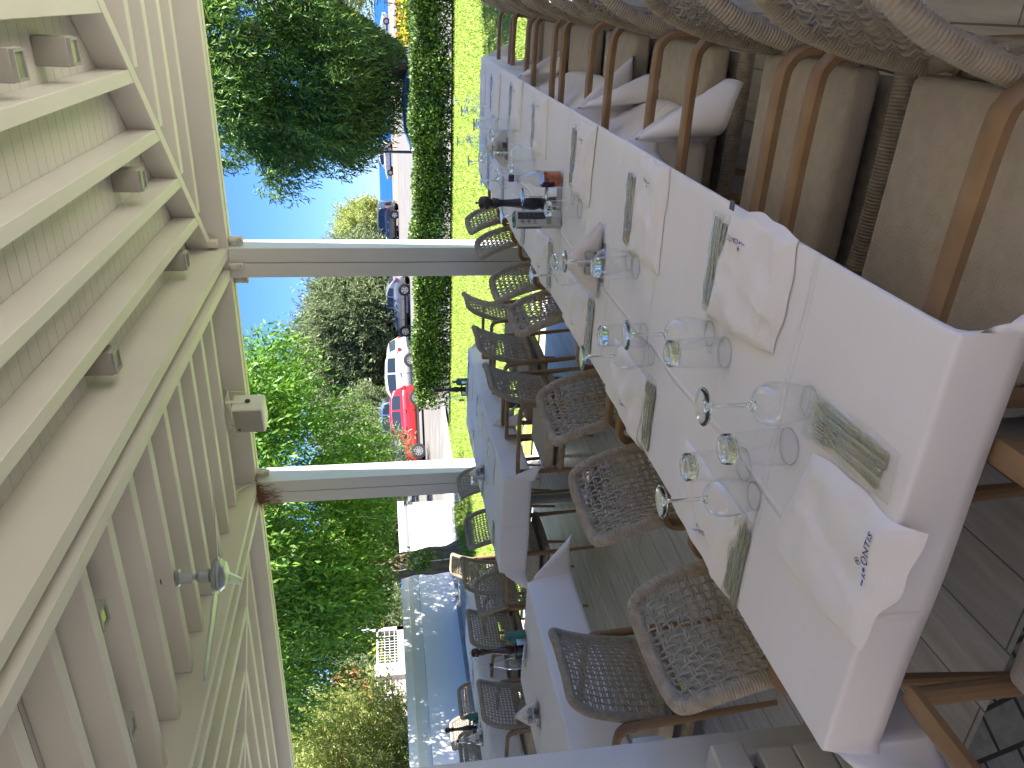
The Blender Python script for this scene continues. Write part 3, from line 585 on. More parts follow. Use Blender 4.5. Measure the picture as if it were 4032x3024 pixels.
WG = [(-.627, 1.126, 'closest wine glass, upside down beside the nearest fork'), (-.908, 1.237, 'upside down wine glass over the left near napkin, second from the photographer'),
      (-.680, 1.575, 'upside down wine glass with its bowl by the cutlery of the second right setting'), (-.896, 1.925, 'upside down wine glass at the left edge of the table above the dark chair arm'),
      (-.706, 2.215, 'upside down wine glass just in front of the nearest napkin holder'), (-.921, 2.72, 'upside down wine glass left of the nearest napkin holder, rim by the knife'),
      (-.687, 2.985, 'upside down wine glass in front of the black pepper mill'), (-.894, 3.49, 'upside down wine glass half hidden behind the olive oil tin'),
      (-.89, 4.25, 'upside down wine glass left of the vinegar bottle neck'), (-.909, 4.89, 'upside down wine glass at the left beyond the vinegar bottle, foot against the lawn'),
      (-.670, 3.85, 'upside down wine glass between the far napkin holder and the vinegar bottle'), (-.910, 5.62, 'upside down wine glass at the far left, foot high against the lawn'),
      (-.655, 4.65, 'upside down wine glass directly behind the far napkin holder'), (-.667, 5.35, 'upside down wine glass overlapping a tumbler near the far end'), (-.668, 6.0-.06, 'farthest upside down wine glass at the end of the table')]
TB = [(-.738, 1.157, 'closest upturned tumbler, right one of the near pair'), (-.872, 1.304, 'upturned tumbler behind and left of the closest one'), (-.688, 1.484, 'upturned tumbler in front of the third wine glass'),
      (-.866, 2.004, 'upturned tumbler behind the overlapping wine glass foot at mid table'), (-.703, 2.143, 'upturned tumbler in front of the nearest napkin holder'), (-.862, 2.70, 'upturned tumbler behind the nearest napkin holder, left'),
      (-.703, 2.86, 'upturned tumbler in front of the olive oil tin'), (-.722, 3.77, 'upturned tumbler just beyond the vinegar bottle'), (-.848, 4.20, 'upturned tumbler left of the vinegar bottle cap'),
      (-.682, 4.45, 'upturned tumbler beside the salt shaker of the far napkin holder'), (-.885, 5.62, 'upturned tumbler at the left edge, second from the far end'), (-.888, 4.93, 'upturned tumbler at the left, third from the far end'),
      (-.714, 5.12, 'upturned tumbler behind the far napkin holder under a wine glass foot'), (-.714, 5.80, 'farthest upturned tumbler on the long table')]
for k, (x, y, l) in enumerate(WG): place(wg0, k > 0, (x, y, ZC_), rj.random()*6, l, 'upturned wine glasses on the long table')
for k, (x, y, l) in enumerate(TB): place(tb0, k > 0, (x, y, ZC_), rj.random()*6, l, 'upturned tumblers on the tables')
place(tb0, True, (-3.34, 4.96, ZC_), 1, 'single upturned tumbler on the second table by its napkin holder', 'upturned tumblers on the tables')

def mark(par, z_of, o, ex, ey, size):
    # blue and navy printed name: a dash, a brush stroke and letters, with a small round emblem above
    def put(me, name):
        n = len(me.vertices); c = np.empty(n*3); me.vertices.foreach_get('co', c); c = c.reshape(-1, 3); q = np.outer(c[:, 0], ex)+np.outer(c[:, 1], ey)+np.array(o)
        z = np.array([z_of(a, b) for a, b in q[:, :2]])+.0012+c[:, 2]; me.vertices.foreach_set('co', np.column_stack([q[:, 0], q[:, 1], z]).ravel()); me.update(); link(name, me, par)
    me = text_mesh('ONTIS', size, 'navy_ink'); me.transform(Matrix.Translation((size*1.45, 0, 0)) @ Matrix.Shear('XZ', 4, (0, 0))); put(me, 'printed_letters')
    mb = MB(); e = [(size*.22*math.cos(a), size*.13*math.sin(a)+size*.03, 0) for a in np.linspace(0, 2*PI, 17)[:-1]]; mb.add([(x-size*.45, y, z) for x, y, z in e], [tuple(range(16))])
    mb.add([(-size*1.9, -size*.06, 0), (-size*1.35, -size*.09, 0), (-size*1.33, .04*size, 0), (-size*1.88, .06*size, 0)], [(0, 1, 2, 3)])
    mb.add([(-size*1.2, -size*.2, 0), (-size*1.08, -size*.2, 0), (-size*.85, .2*size, 0), (-size*.97, .2*size, 0)], [(0, 1, 2, 3)]); mb.add([(-size*1.05, -.03*size, 0), (-size*.8, -.2*size, 0), (-size*.7, -.2*size, 0), (-size*.95, 0, 0)], [(0, 1, 2, 3)])
    put(mb.mesh('brush_mark'), 'printed_brush_mark') if mb.mats else (mb.mats.append('blue_ink'), put(mb.mesh('brush_mark'), 'printed_brush_mark'))
    mb = MB(); mb.mats.append('navy_ink'); A = np.linspace(0, 2*PI, 25)[:-1]; v = []
    for rr in (.30, .23): v += [(size*rr*math.cos(a)-size*.2, size*rr*math.sin(a)+size*.85, 0) for a in A]
    mb.add(v, [(i, (i+1) % 24, 24+(i+1) % 24, 24+i) for i in range(24)]); mb.add([(size*.13*math.cos(a)-size*.2, size*.13*math.sin(a)+size*.85, 0) for a in A], [tuple(range(24))]); put(mb.mesh('emblem'), 'printed_emblem')
def napkin(cs, label, seed, th=.011, edge=None, marks=None, group='folded cloth napkins', name='cloth_napkin', z0=None):
    # cs: four corners on the table (anticlockwise from above). edge=(axis, sign, limit): part beyond the table edge droops
    r = np.random.default_rng(seed); p = r.random(8)*6.28; z0 = ZC_ if z0 is None else z0; cs = [np.array(c, float) for c in cs]; N = 34
    def xy(u, v):
        q = cs[0]*(1-u)*(1-v)+cs[1]*u*(1-v)+cs[2]*u*v+cs[3]*(1-u)*v; c = sum(cs)/4
        k = 1+.035*math.sin(4*math.atan2(v-.5, u-.5)+p[0])+.02*math.sin(9*math.atan2(v-.5, u-.5)+p[1]); return c+(q-c)*k
    def hz(u, v):
        e = min(u, 1-u, v, 1-v); f = min(1, e*9)
        h = th*(.45+.55*f**.5)+.0032*math.sin(11*u+p[2]+2.5*math.sin(4*v+p[3]))*f+.0022*math.sin(19*v+p[4]+3*u)*f
        h += .0028*(abs(v-.16) < .035)*f+.003*math.exp(-((u-v*.35-.25)/.05)**2)*f; return h
    def droop(x, y):
        if not edge: return 0
        a, s, lim = edge; d = ((x, y)[a]-lim)*s; return 0 if d < 0 else d*d*6+d*.35
    mb = MB(); mb.grid(lambda u, v: (*xy(u, v), z0+hz(u, v)-droop(*xy(u, v))), N, N)
    mb.grid(lambda u, v: (*xy(1-u, v), z0+.0004-droop(*xy(1-u, v))), 8, 8)
    n = N+1; rim = [i for i in range(n)]+[j*n+N for j in range(1, n)]+[N*n+i for i in range(N-1, -1, -1)]+[j*n for j in range(N-1, 0, -1)]
    top = np.concatenate(mb.v)[rim]; low = top.copy(); low[:, 2] = z0+.0004-np.array([droop(a, b) for a, b in low[:, :2]]); mid = (top+low)/2; c = top.mean(0); dv = mid-c; dv[:, 2] = 0; mid += dv/np.linalg.norm(dv, axis=1)[:, None]*th*.35
    k = len(rim); mb.add(np.vstack([top, mid, low]), [(j*k+(i+1) % k, j*k+i, (j+1)*k+i, (j+1)*k+(i+1) % k) for j in range(2) for i in range(k)])
    o = tag(mb.build(name, 'napkin_cloth', None, angle=75), label, 'napkin', group)
    if marks:
        grid = [(u/20, v/20, xy(u/20, v/20)) for u in range(21) for v in range(21)]
        GU = np.array([(a, b) for a, b, _ in grid]); GX = np.array([q for *_, q in grid])
        def zf(x, y):
            i = np.argsort((GX[:, 0]-x)**2+(GX[:, 1]-y)**2)[:3]; u, v = GU[i].mean(0); return z0+hz(u, v)-droop(x, y)+.001
        u, v, ang, size = marks; q = xy(u, v); ex = np.array((math.cos(ang), math.sin(ang), 0)); ey = np.array((-math.sin(ang), math.cos(ang), 0)); mark(o, zf, (q[0], q[1], 0), ex, ey, size)
    return o
def cutlery(x, y, ang, label, seed, L=.235, wd=.075):
    t = thing('cutlery_packet', (x, y, ZC_), ang, label, 'cutlery', 'sleeved knife and fork sets')
    r = np.random.default_rng(seed); p = r.random(6)*6
    mb = MB(); n = 26
    def top(u, v):
        e = min(1, min(v, 1-v)*7, min(u, 1-u)*12+.1); return ((u-.5)*L, (v-.5)*wd*(1+.06*math.sin(9*u+p[0])), .0015+.0085*e**.6+.0018*math.sin(17*u+p[1]+6*v)*e+.0015*math.sin(31*v+p[2]+11*u)*e)
    mb.grid(top, n*2, n); mb.build('sleeve', 'sleeve_film', t, angle=180)
    def along(pts, wds, th, off, rot, name):
        mb = MB(); v = []; c, s = math.cos(rot), math.sin(rot)
        for (q, z), w_ in zip(pts, wds):
            for a, b in ((-1, 0), (-.6, th), (.6, th), (1, 0), (.6, -th*.3), (-.6, -th*.3)): v.append((q*c-(a*w_)*s, q*s+(a*w_)*c+off, z+b))
        f = [(i*6+k, i*6+(k+1) % 6, i*6+6+(k+1) % 6, i*6+6+k) for i in range(len(pts)-1) for k in range(6)]
        f.append(tuple(range(5, -1, -1))); f.append(tuple((len(pts)-1)*6+k for k in range(6))); mb.add(v, f); return mb
    for k, (off, rot) in enumerate(((-.026, -.03), (-.009, .02))):
        along([(-.105, .0035), (-.10, .004), (-.02, .004), (-.012, .0045), (.0, .0045), (.05, .0045), (.085, .0045), (.103, .0045)], [.007, .0085, .007, .006, .0065, .009, .0085, .002], .0014, off, rot, 'knife').build('knife', 'steel', t, angle=50)
    for k, (off, rot) in enumerate(((.009, .03), (.025, -.03))):
        mb = along([(-.098, .0035), (-.09, .004), (-.05, .0055), (.0, .006), (.03, .004), (.045, .0035), (.055, .005), (.062, .0062)], [.006, .0075, .0045, .003, .004, .010, .0115, .0115], .0011, off, rot, 'fork')
        c, s = math.cos(rot), math.sin(rot)
        for d in (-.0095, -.0032, .0032, .0095):
            q = [(.06, .0062), (.08, .0075), (.098, .0065)]; mb.tube([(a*c-d*s, a*s+d*c+off, z) for a, z in q], [.0019, .0016, .0008], 6)
        mb.build('fork', 'steel', t, angle=50)
    return t
# settings: napkin corners in metres on the table
napkin([(-.93, .83), (-.675, .80), (-.70, 1.075), (-.955, 1.125)], 'closest white napkin folded at the near end of the table, printed in blue', 11, .014, (1, -1, .845), (.62, .16, 0.06, .021))
cutlery(-.632, .995, R(94), 'closest cutlery packet, two knives and forks seen from above', 21, .26, .095)
napkin([(-.60, 1.275), (-.365, 1.27), (-.372, 1.55), (-.645, 1.60)], 'rumpled white napkin curling over the right edge, with a small care tag', 12, .015, (0, 1, -.378), (.78, .72, R(92), .017))
mb = MB(); mb.box((-.372, 1.50, .782), (-.352, 1.522, .7835)); tagm = mb.build('care_tag', 'grey_ink', bpy.data.objects['cloth_napkin.001'], smooth=False)
cutlery(-.52, 1.603, R(184), 'glinting cutlery packet beside the rumpled napkin at the right edge', 22)
napkin([(-.655, 1.95), (-.378, 1.965), (-.39, 2.185), (-.67, 2.215)], 'folded napkin with a turned hem at the right edge, second from the photographer', 13, .013, (0, 1, -.378), (.80, .60, R(90), .014))
cutlery(-.555, 2.262, R(187), 'cutlery packet left of the second folded napkin on the right', 23, .22, .05)
napkin([(-.66, 2.73), (-.385, 2.72), (-.40, 2.96), (-.67, 2.985)], 'folded napkin by the right edge opposite the olive oil tin', 14, .012, (0, 1, -.378), (.80, .60, R(90), .013))
cutlery(-.535, 3.02, R(184), 'cutlery packet close to the vinegar bottle foot', 24, .24, .045)
napkin([(-.64, 3.55), (-.38, 3.55), (-.385, 3.82), (-.655, 3.82)], 'folded napkin on the right by the cloth seam beyond the vinegar bottle', 15, .013, (0, 1, -.378), (.80, .7, R(90), .013))
cutlery(-.545, 3.87, R(182), 'cutlery packet peeking from behind the fourth right napkin', 25, .23, .05)
napkin([(-.63, 4.24), (-.375, 4.22), (-.385, 4.50), (-.66, 4.56)], 'folded napkin on the right, third from the far end', 16, .012, None, (.8, .6, R(90), .013))
cutlery(-.53, 4.585, R(184), 'cutlery packet behind the third napkin from the far end', 26, .24, .05)
napkin([(-.67, 5.05), (-.41, 5.02), (-.43, 5.32), (-.70, 5.35)], 'folded napkin on the right, second from the far end', 17, .012, None, (.8, .6, R(90), .013))
cutlery(-.55, 5.39, R(182), 'cutlery packet behind the second napkin from the far end', 27, .24, .05)
napkin([(-.66, 5.69), (-.41, 5.72), (-.41, 5.95), (-.68, 5.985)], 'farthest folded napkin at the end of the long table', 18, .011)
LS = [(1.44, 'printed napkin at the left edge of the long table', (.30, .45, R(-62), .016)), (2.10, 'napkin at the left edge, second from the photographer', (.30, .45, R(-70), .014)), (2.79, 'napkin at the left edge, third from the photographer', (.3, .45, R(-75), .013)),
      (3.52, 'napkin at the left edge beside the olive oil tin', (.3, .45, R(-80), .013)), (4.22, 'napkin at the left edge, third from the far end', None), (4.98, 'napkin at the left edge, second from the far end', None), (5.66, 'napkin at the left edge, at the far end', None)]
for k, (y, l, mk) in enumerate(LS):
    j = rj.uniform(-.02, .02); napkin([(-1.225, y-.15+j), (-.97, y-.19), (-.985, y+.15), (-1.20, y+.19+j)], l, 40+k, .013, (0, -1, -1.185), mk)
    cutlery(-1.085+.02*(k > 0), y-.225+.03*(k == 0), R(4+j*200), 'cutlery before %s' % l, 60+k, .24, .075 if k < 1 else .06)
for k, (x, y, s, l) in enumerate(((-3.07, 6.15, 1, 'napkin on the right edge of the second table, farthest'), (-3.06, 5.48, 1, 'napkin on the right edge of the second table, middle'), (-3.06, 4.78, 1, 'napkin on the right edge of the second table, nearest'),
        (-3.52, 6.02, -1, 'napkin on the left edge of the second table, farthest'), (-3.54, 5.35, -1, 'napkin on the left edge of the second table in front of the post chair'), (-3.54, 4.72, -1, 'napkin on the left edge of the second table at its near corner'),
        (-5.56, 5.85, 1, 'napkin on the right edge of the left rear table, farthest'), (-5.55, 5.10, 1, 'napkin on the right edge of the left rear table, middle'), (-5.55, 4.32, 1, 'napkin on the right edge of the left rear table, nearest'),
        (-6.0, 5.6, -1, 'napkin on the left edge of the left rear table, farthest'), (-6.0, 4.98, -1, 'napkin on the left edge of the left rear table, nearest'))):
    napkin([(x-.13, y-.12), (x+.12, y-.14), (x+.13, y+.11), (x-.11, y+.13)], l, 80+k, .013, None, None, 'folded cloth napkins')
    cutlery(x+.0, y+(.165 if s > 0 else -.165), R(3), 'cutlery beside %s' % l, 100+k, .22, .05)

# condiments
def mill(x, y, z, sc_, m, label):
    t = thing('pepper_mill', (x, y, z), 0, label, 'pepper mill', 'turned wooden pepper mills'); k = sc_
    prof = [(0, 0), (.030, 0), (.031, .012), (.030, .03), (.027, .045), (.024, .052), (.029, .058), (.0305, .066), (.029, .074), (.024, .078), (.026, .086), (.031, .105), (.0315, .125), (.028, .15), (.0215, .18), (.0175, .215), (.016, .25), (.0165, .268), (.021, .277), (.0225, .282), (.0205, .287), (.0235, .292), (.0245, .298), (.0225, .303), (.018, .307)]
    mb = MB(); mb.lathe([(r*k, h*k) for r, h in prof], 36, cap=False); mb.build('body', m, t, angle=60)
    mb = MB(); mb.lathe([(r*k, h*k) for r, h in [(.016, .307), (.018, .312), (.026, .318), (.030, .330), (.0305, .345), (.027, .358), (.016, .366), (.0, .3665)]], 32, cap=False); mb.build('head', m, t, angle=60)
    mb = MB(); mb.lathe([(r*k, h*k) for r, h in [(.003, .366), (.0035, .371), (.0065, .374), (.0065, .379), (0, .381)]], 14, cap=False); mb.build('finial', 'black_plastic' if m == 'black_wood' else 'brushed_steel', t)
def bottle(x, y, liquid, label, k=1, fill=.4, lab='plum_label'):
    t = thing('vinegar_bottle', (x, y, ZC_+.002), R(200), label, 'bottle', 'ribbed oil and vinegar bottles')
    prof = [(0, .002), (.027, .002), (.0325, .006), (.034, .015), (.0335, .04), (.0335, .075), (.0345, .088), (.0355, .096), (.034, .100), (.0345, .104), (.032, .112), (.024, .138), (.0165, .155), (.017, .159), (.0155, .163), (.0135, .17), (.0125, .20), (.013, .206)]
    mb = MB(); mb.lathe([(r*k, h*k) for r, h in prof], 32, cap=False, flute=.03); mb.build('glass', 'bottle_glass', t, angle=60)
    if liquid: mb = MB(); mb.lathe([(0, .006)]+[(min(r-.002, .0318)*k, h*k) for r, h in prof[2:5]]+[(.0315*k, fill*.2*k), (0, fill*.2*k)], 32, cap=False); mb.build('liquid', liquid, t)
    mb = MB(); mb.lathe([(.0148*k, .203*k), (.0155*k, .206*k), (.0152*k, .222*k), (.0145*k, .2245*k), (0, .2245*k)], 20, cap=False); mb.build('cap', 'bottle_cap', t)
    mb = MB(); mb.grid(lambda u, v: (.0352*k*math.cos(-1+2*u), .0352*k*math.sin(-1+2*u), (.033+.052*v)*k), 16, 2); o = mb.build('label', lab, t); sm = o.modifiers.new('thick', 'SOLIDIFY'); sm.thickness = .0005
def rect_tin(x, y, rz, label):
    t = thing('oil_tin', (x, y, ZC_+.001), rz, label, 'oil tin'); a, b, h = .034, .026, .200
    mb = MB(); mb.rbox((-a, -b, 0), (a, b, h), .008, seg=4); mb.build('can', 'tin', t, angle=50)
    mb = MB(); mb.tube([(sx*(a-.004), sy*(b-.004), h) for sx, sy in ((-1, -1), (1, -1), (1, 1), (-1, 1))], .003, 6, closed=True); mb.lathe([(0, h), (.012, h), (.012, h+.008), (0, h+.008)], 16); mb.build('lid', 'green_tin', t)
    mb = MB(); mb.box((-a-.0006, -b+.009, .085), (-a+.001, b-.009, h-.012)); mb.box((-a+.03, -b-.0006, .07), (a-.009, -b+.001, h-.012)); mb.build('dark_panel', 'tin_dark', t, smooth=False)
    mb = MB(); mb.box((-a+.009, -b-.0008, .045), (a-.009, -b+.001, .066)); mb.build('ornament_band', 'tin_band', t, smooth=False)
    A = np.linspace(0, 2*PI, 21)[:-1]; mb = MB()
    for cz in (.168, .142): v = [(rr*math.cos(q)-.013, -b-.0009, cz+rr*math.sin(q)) for rr in (.0095, .0078) for q in A]; mb.add(v, [(i, (i+1) % 20, 20+(i+1) % 20, 20+i) for i in range(20)]); mb.add([(.005*math.cos(q)-.013, -b-.0009, cz+.005*math.sin(q)) for q in A], [tuple(range(20))])
    mb.box((-.022, -b-.0009, .105), (-.0205, -b, .126)); mb.box((-.006, -b-.0009, .105), (-.0045, -b, .126)); mb.add([(.004*math.cos(q)-.013, -b-.0009, .116+.004*math.sin(q)) for q in A], [tuple(range(20))])
    for j in range(4): mb.box((.008, -b-.0009, .10+.02*j), (.022, -b, .1015+.02*j))
    mb.build('printed_seals', 'grey_ink', t, smooth=False)
def rack(x, y, rz, label, a=.075, b=.032, h=.06):
    t = thing('condiment_rack', (x, y, ZC_+.001), rz, label, 'condiment rack', 'steel condiment racks')
    mb = MB(); mb.rbox((-a, -b, 0), (a, b, .003), .001); 
    for sx in (-1, 1): mb.rbox((sx*a-.001, -b, .0), (sx*a+.001, b, h), .0008)
    mb.rbox((-a, b-.002, h*.75), (a, b, h), .0008); mb.rbox((-a, -b, h*.0), (a, -b+.002, h*.35), .0008); mb.build('rack', 'brushed_steel', t)
rack(-.741, 3.205, R(6), 'steel rack holding the black pepper mill and oil tin', .085)
mill(-.772, 3.235, ZC_+.004, .93, 'black_wood', 'tall black pepper mill standing against the lawn on the long table'); bottle(-.660, 3.20, 'vinegar', 'vinegar bottle with dark cap, amber at the bottom, on the long table')
rect_tin(-.825, 3.165, R(28), 'white and black olive oil tin with round seals beside the black mill')
def tabletop_set(x, y, dx, tin_l, mill_l, bot_l, rack_l, extra=None, k=.86, lab='label_white'):
    rack(x+.02, y, R(-8), rack_l, .07); mill(x+.0, y+.01, ZC_+.003, k, 'brown_wood', mill_l)
    t = thing('green_bottle_tin', (x+dx, y+.03, ZC_+.001), 0, tin_l, 'green tin', 'green oil tins'); mb = MB()
    mb.lathe([(0, 0), (.033, 0), (.035, .003), (.035, .085), (.033, .092), (.014, .108), (.011, .112), (.011, .128), (0, .128)], 32, cap=False); mb.build('can', 'green_tin', t, angle=50)
    mb = MB(); mb.lathe([(0, .127), (.0135, .127), (.0135, .142), (0, .142)], 18, cap=False); mb.build('stopper', 'cork', t)
    bottle(x-dx*1.05, y-.02, None, bot_l, .93, .4, lab)
tabletop_set(-3.39, 3.25, .078, 'dark green oil tin with cork on the near left table', 'dark brown pepper mill in front of the shaded white wall', 'clear ribbed bottle in the steel rack on the near left table', 'steel condiment rack on the near left table')
tabletop_set(-3.29, 6.41, .07, 'green tin at the far end of the second table', 'brown pepper mill against the hedge end', 'pale oil bottle with yellow and red label on the second table', 'steel condiment rack at the far end of the second table', lab='yellow_label')
tabletop_set(-6.07, 4.92, .12, 'grey green tin lying low on the left rear table', 'brown pepper mill at the far left before the wall', 'ribbed bottle of amber vinegar on the left rear table', 'steel condiment rack on the left rear table', lab='plum_label')
def holder(x, y, rz, label, s=1.0, open_=.13, shakers=True):
    t = thing('napkin_holder', (x, y, ZC_+.001), rz, label, 'napkin holder', 'steel napkin holders'); A = np.linspace(0, PI, 25)
    for d in (-.013, .013):
        mb = MB(); rr = .055*s; v = [(rr*1.12*math.cos(q), d+e, .002+rr*.98*math.sin(q)) for e in (-.0008, .0008) for q in A]; n = 25
        mb.add(v, [tuple(range(n)), tuple(range(2*n-1, n-1, -1))]+[(i, n+i, n+i+1, i+1) for i in range(n-1)]+[(n-1, 2*n-1, n, 0)]); mb.build('plate', 'brushed_steel', t)
    mb = MB(); mb.rbox((-.062*s, -.045, 0), (.062*s, .016, .004), .0015); mb.build('base', 'brushed_steel', t)
    t2 = thing('paper_napkins', (x, y, ZC_+.004), rz, 'triangular fan of cream paper napkins in the '+label, 'paper napkins', 'paper napkins in holders')
    for k in range(6):
        d = -.010+.004*k; a = open_*s; top = .118*s-.004*abs(k-2); mb = MB(); e = .0016; w1 = .004*math.sin(k*2.1)
        v = [(-a*.78, d*1.6-e, .006+w1), (a*.78, d*1.6-e, .006-w1), (w1*2, d-e, top), (-a*.78, d*1.6+e, .006+w1), (a*.78, d*1.6+e, .006-w1), (w1*2, d+e, top)]
        mb.grid(lambda u, vv: ((1-vv)*(-a*.80+u*a*1.6)+vv*w1*2+.002*math.sin(u*9+k)*(1-vv), d*(1.7-.7*vv)+.004*math.sin(PI*u)*(k-2.5)*.6+.0012*math.sin(12*u+k), .006+vv*top+.012*(1-abs(2*u-1))*(1-vv)*0), 10, 8)
        o = mb.build('paper_fold', 'paper_napkin', t2, angle=180); sm = o.modifiers.new('thick', 'SOLIDIFY'); sm.thickness = .0024; sm.offset = 0
    if shakers:
        for q, (sx, fm, nm) in enumerate(((-.024, 'label_white', 'salt'), (.024, 'tin_dark', 'pepper'))):
            c, s_ = math.cos(rz), math.sin(rz); px, py = x+sx*c+.033*s_, y+sx*s_-.033*c
            k = thing('glass_shaker', (px, py, ZC_+.005), 0, '%s shaker in front of the %s' % (nm, label), 'shaker', 'salt and pepper shakers')
            mb = MB(); mb.lathe([(0, 0), (.0165, 0), (.0185, .004), (.0175, .04), (.0165, .042)], 20, cap=False); mb.build('jar', 'bottle_glass', k)
            mb = MB(); mb.lathe([(0, .002), (.0155, .003), (.0155, .026), (0, .026)], 16, cap=False); mb.build('grains', fm, k)
            mb = MB(); mb.lathe([(.0172, .040), (.0178, .043), (.0172, .056), (.012, .0605), (0, .061)], 20, cap=False); mb.build('lid', 'brushed_steel', k)
    mb = MB(); mb.tube([(.012*math.cos(q), -.034, .075+.016*math.sin(q)) for q in np.linspace(-.3, PI+.3, 12)], .0016, 6); mb.tube([(0, -.034, .004), (0, -.034, .075)], .0016, 6); mb.build('carry_loop', 'steel', t)
holder(-.80, 2.515, R(4), 'nearest napkin holder on the long table', 1.1, .15); holder(-.79, 4.68, R(3), 'far napkin holder on the long table', 1.0, .14)
holder(-3.41, 5.17, R(30), 'napkin holder on the second table', 1.0, .09); holder(-3.43, 2.83, R(35), 'napkin holder on the near left table', 1.05, .10); holder(-5.93, 4.70, R(30), 'napkin holder on the left rear table', 1.0, .09)

# ================================================================== TREES AND PLANTS
def unit(a): return a/(np.linalg.norm(a, axis=-1, keepdims=True)+1e-9)
def leafmesh(name, P, D, L, Wd, m, parent=None, fold=.25, r=rng):
    n = len(P); D = unit(D); side = unit(np.cross(D, unit(r.normal(size=(n, 3))))); nm = np.cross(side, D)
    L = (np.broadcast_to(L, (n,))*r.uniform(.65, 1.25, n))[:, None]; Wd = (np.broadcast_to(Wd, (n,))*r.uniform(.7, 1.2, n))[:, None]
    v = np.stack([P, P+D*L*.45+side*Wd*.5+nm*Wd*fold, P+D*L-nm*L*.08, P+D*L*.45-side*Wd*.5+nm*Wd*fold], 1).reshape(-1, 3)
    me = bpy.data.meshes.new(name); me.vertices.add(4*n); me.vertices.foreach_set('co', v.ravel().astype(np.float32)); me.loops.add(4*n); me.loops.foreach_set('vertex_index', np.arange(4*n, dtype=np.int32))
    me.polygons.add(n); me.polygons.foreach_set('loop_start', np.arange(0, 4*n, 4, dtype=np.int32)); me.polygons.foreach_set('loop_total', np.full(n, 4, np.int32)); me.update(); me.validate(); me.materials.append(M[m])
    return link(name, me, parent)
def trunk(t, base, h, r0, lean, limbs, reach, m='bark', seed=0):
    q = np.random.default_rng(seed); mb = MB(); P = [np.array(base, float)]; k = 7
    for i in range(k): P.append(P[-1]+np.array([lean[0]/k+q.normal()*.04, lean[1]/k+q.normal()*.04, h/k]))
    pp = smoothpath(P, 4); rr = np.linspace(r0, r0*.62, len(pp))*(1+.06*np.sin(np.arange(len(pp))*1.1)); rr[:4] *= np.array([1.45, 1.25, 1.12, 1.05]); mb.tube(pp, rr, 14)
    for i in range(limbs):
        a = 2*PI*i/limbs+q.uniform(-.4, .4); s = P[-1-(i % 3)]; e = s+np.array([math.cos(a)*reach, math.sin(a)*reach, reach*q.uniform(.5, 1.0)]); mdl = (s+e)/2+np.array([0, 0, reach*.18])+q.normal(size=3)*.12
        L = smoothpath([s, mdl, e, e+(e-mdl)*.4], 5); mb.tube(L, np.linspace(r0*.42, r0*.08, len(L)), 8)
        for j in range(3): s2 = L[6+3*j]; e2 = s2+unit(q.normal(size=3)+np.array([math.cos(a), math.sin(a), .6]))*reach*.6; L2 = smoothpath([s2, (s2+e2)/2+q.normal(size=3)*.08, e2], 4); mb.tube(L2, np.linspace(r0*.16, r0*.03, len(L2)), 6)
    return mb.build('trunk', m, t)
def crown(t, c, rad, clumps, strands, per, L, Wd, m, droop=.55, slen=.8, cr=.8, seed=0, zmin=None, shape=None, up=0, spread=.25):
    q = np.random.default_rng(seed); c = np.array(c, float); rad = np.array(rad, float)
    d = unit(q.normal(size=(clumps, 3))); rr = q.uniform(.35, .95, clumps)**.6; C = c+d*rad*rr[:, None]; CR = cr*q.uniform(.65, 1.3, clumps)
    if shape: C = np.array([p for p in C if shape(p)]); CR = CR[:len(C)]
    k = q.integers(0, len(C), strands); dd = unit(q.normal(size=(strands, 3))); S = C[k]+dd*CR[k][:, None]*q.uniform(.3, 1, strands)[:, None]*np.array([1, 1, .75])
    out = unit((S-c)/rad+dd*.8); P = []; D = []; tt = np.linspace(0, 1, per)
    sl = slen*q.uniform(.5, 1.3, strands)
    for x in tt:
        pos = S+out*(x*sl*(1-droop))[:, None]*.8+np.array([0, 0, -1])*(droop*sl*x**1.5)[:, None]+np.array([0, 0, up])*(sl*x)[:, None]+q.normal(size=S.shape)*.02
        dv = out*(1-droop)*(1-x*.6)+np.array([0, 0, -1])*droop*(.3+1.2*x)+np.array([0, 0, up])+q.normal(size=S.shape)*(.3+spread); P.append(pos); D.append(dv)
    P = np.concatenate(P); D = np.concatenate(D)
    if zmin is not None: ok = P[:, 2] > (zmin(P) if callable(zmin) else zmin); P, D = P[ok], D[ok]
    return leafmesh('crown', P, D, L, Wd, m, t, r=q)
# the big weeping tree behind the hedge, right
t = thing('weeping_tree', (0, 0, 0), 0, 'big dark green weeping tree behind the right half of the hedge', 'tree')
trunk(t, (-1.9, 23, 0), 2.6, .28, (.2, .1), 8, 2.2, seed=1)
crown(t, (-1.35, 23.0, 4.1), (3.6, 3.2, 3.4), 170, 9500, 14, .19, .042, 'leaf_dark', droop=.62, slen=.85, cr=.85, seed=2, zmin=lambda P: .72+np.clip(P[:, 0]+1.3, 0, 1)*1.7+np.clip(-3.2-P[:, 0], 0, 3)*.8)
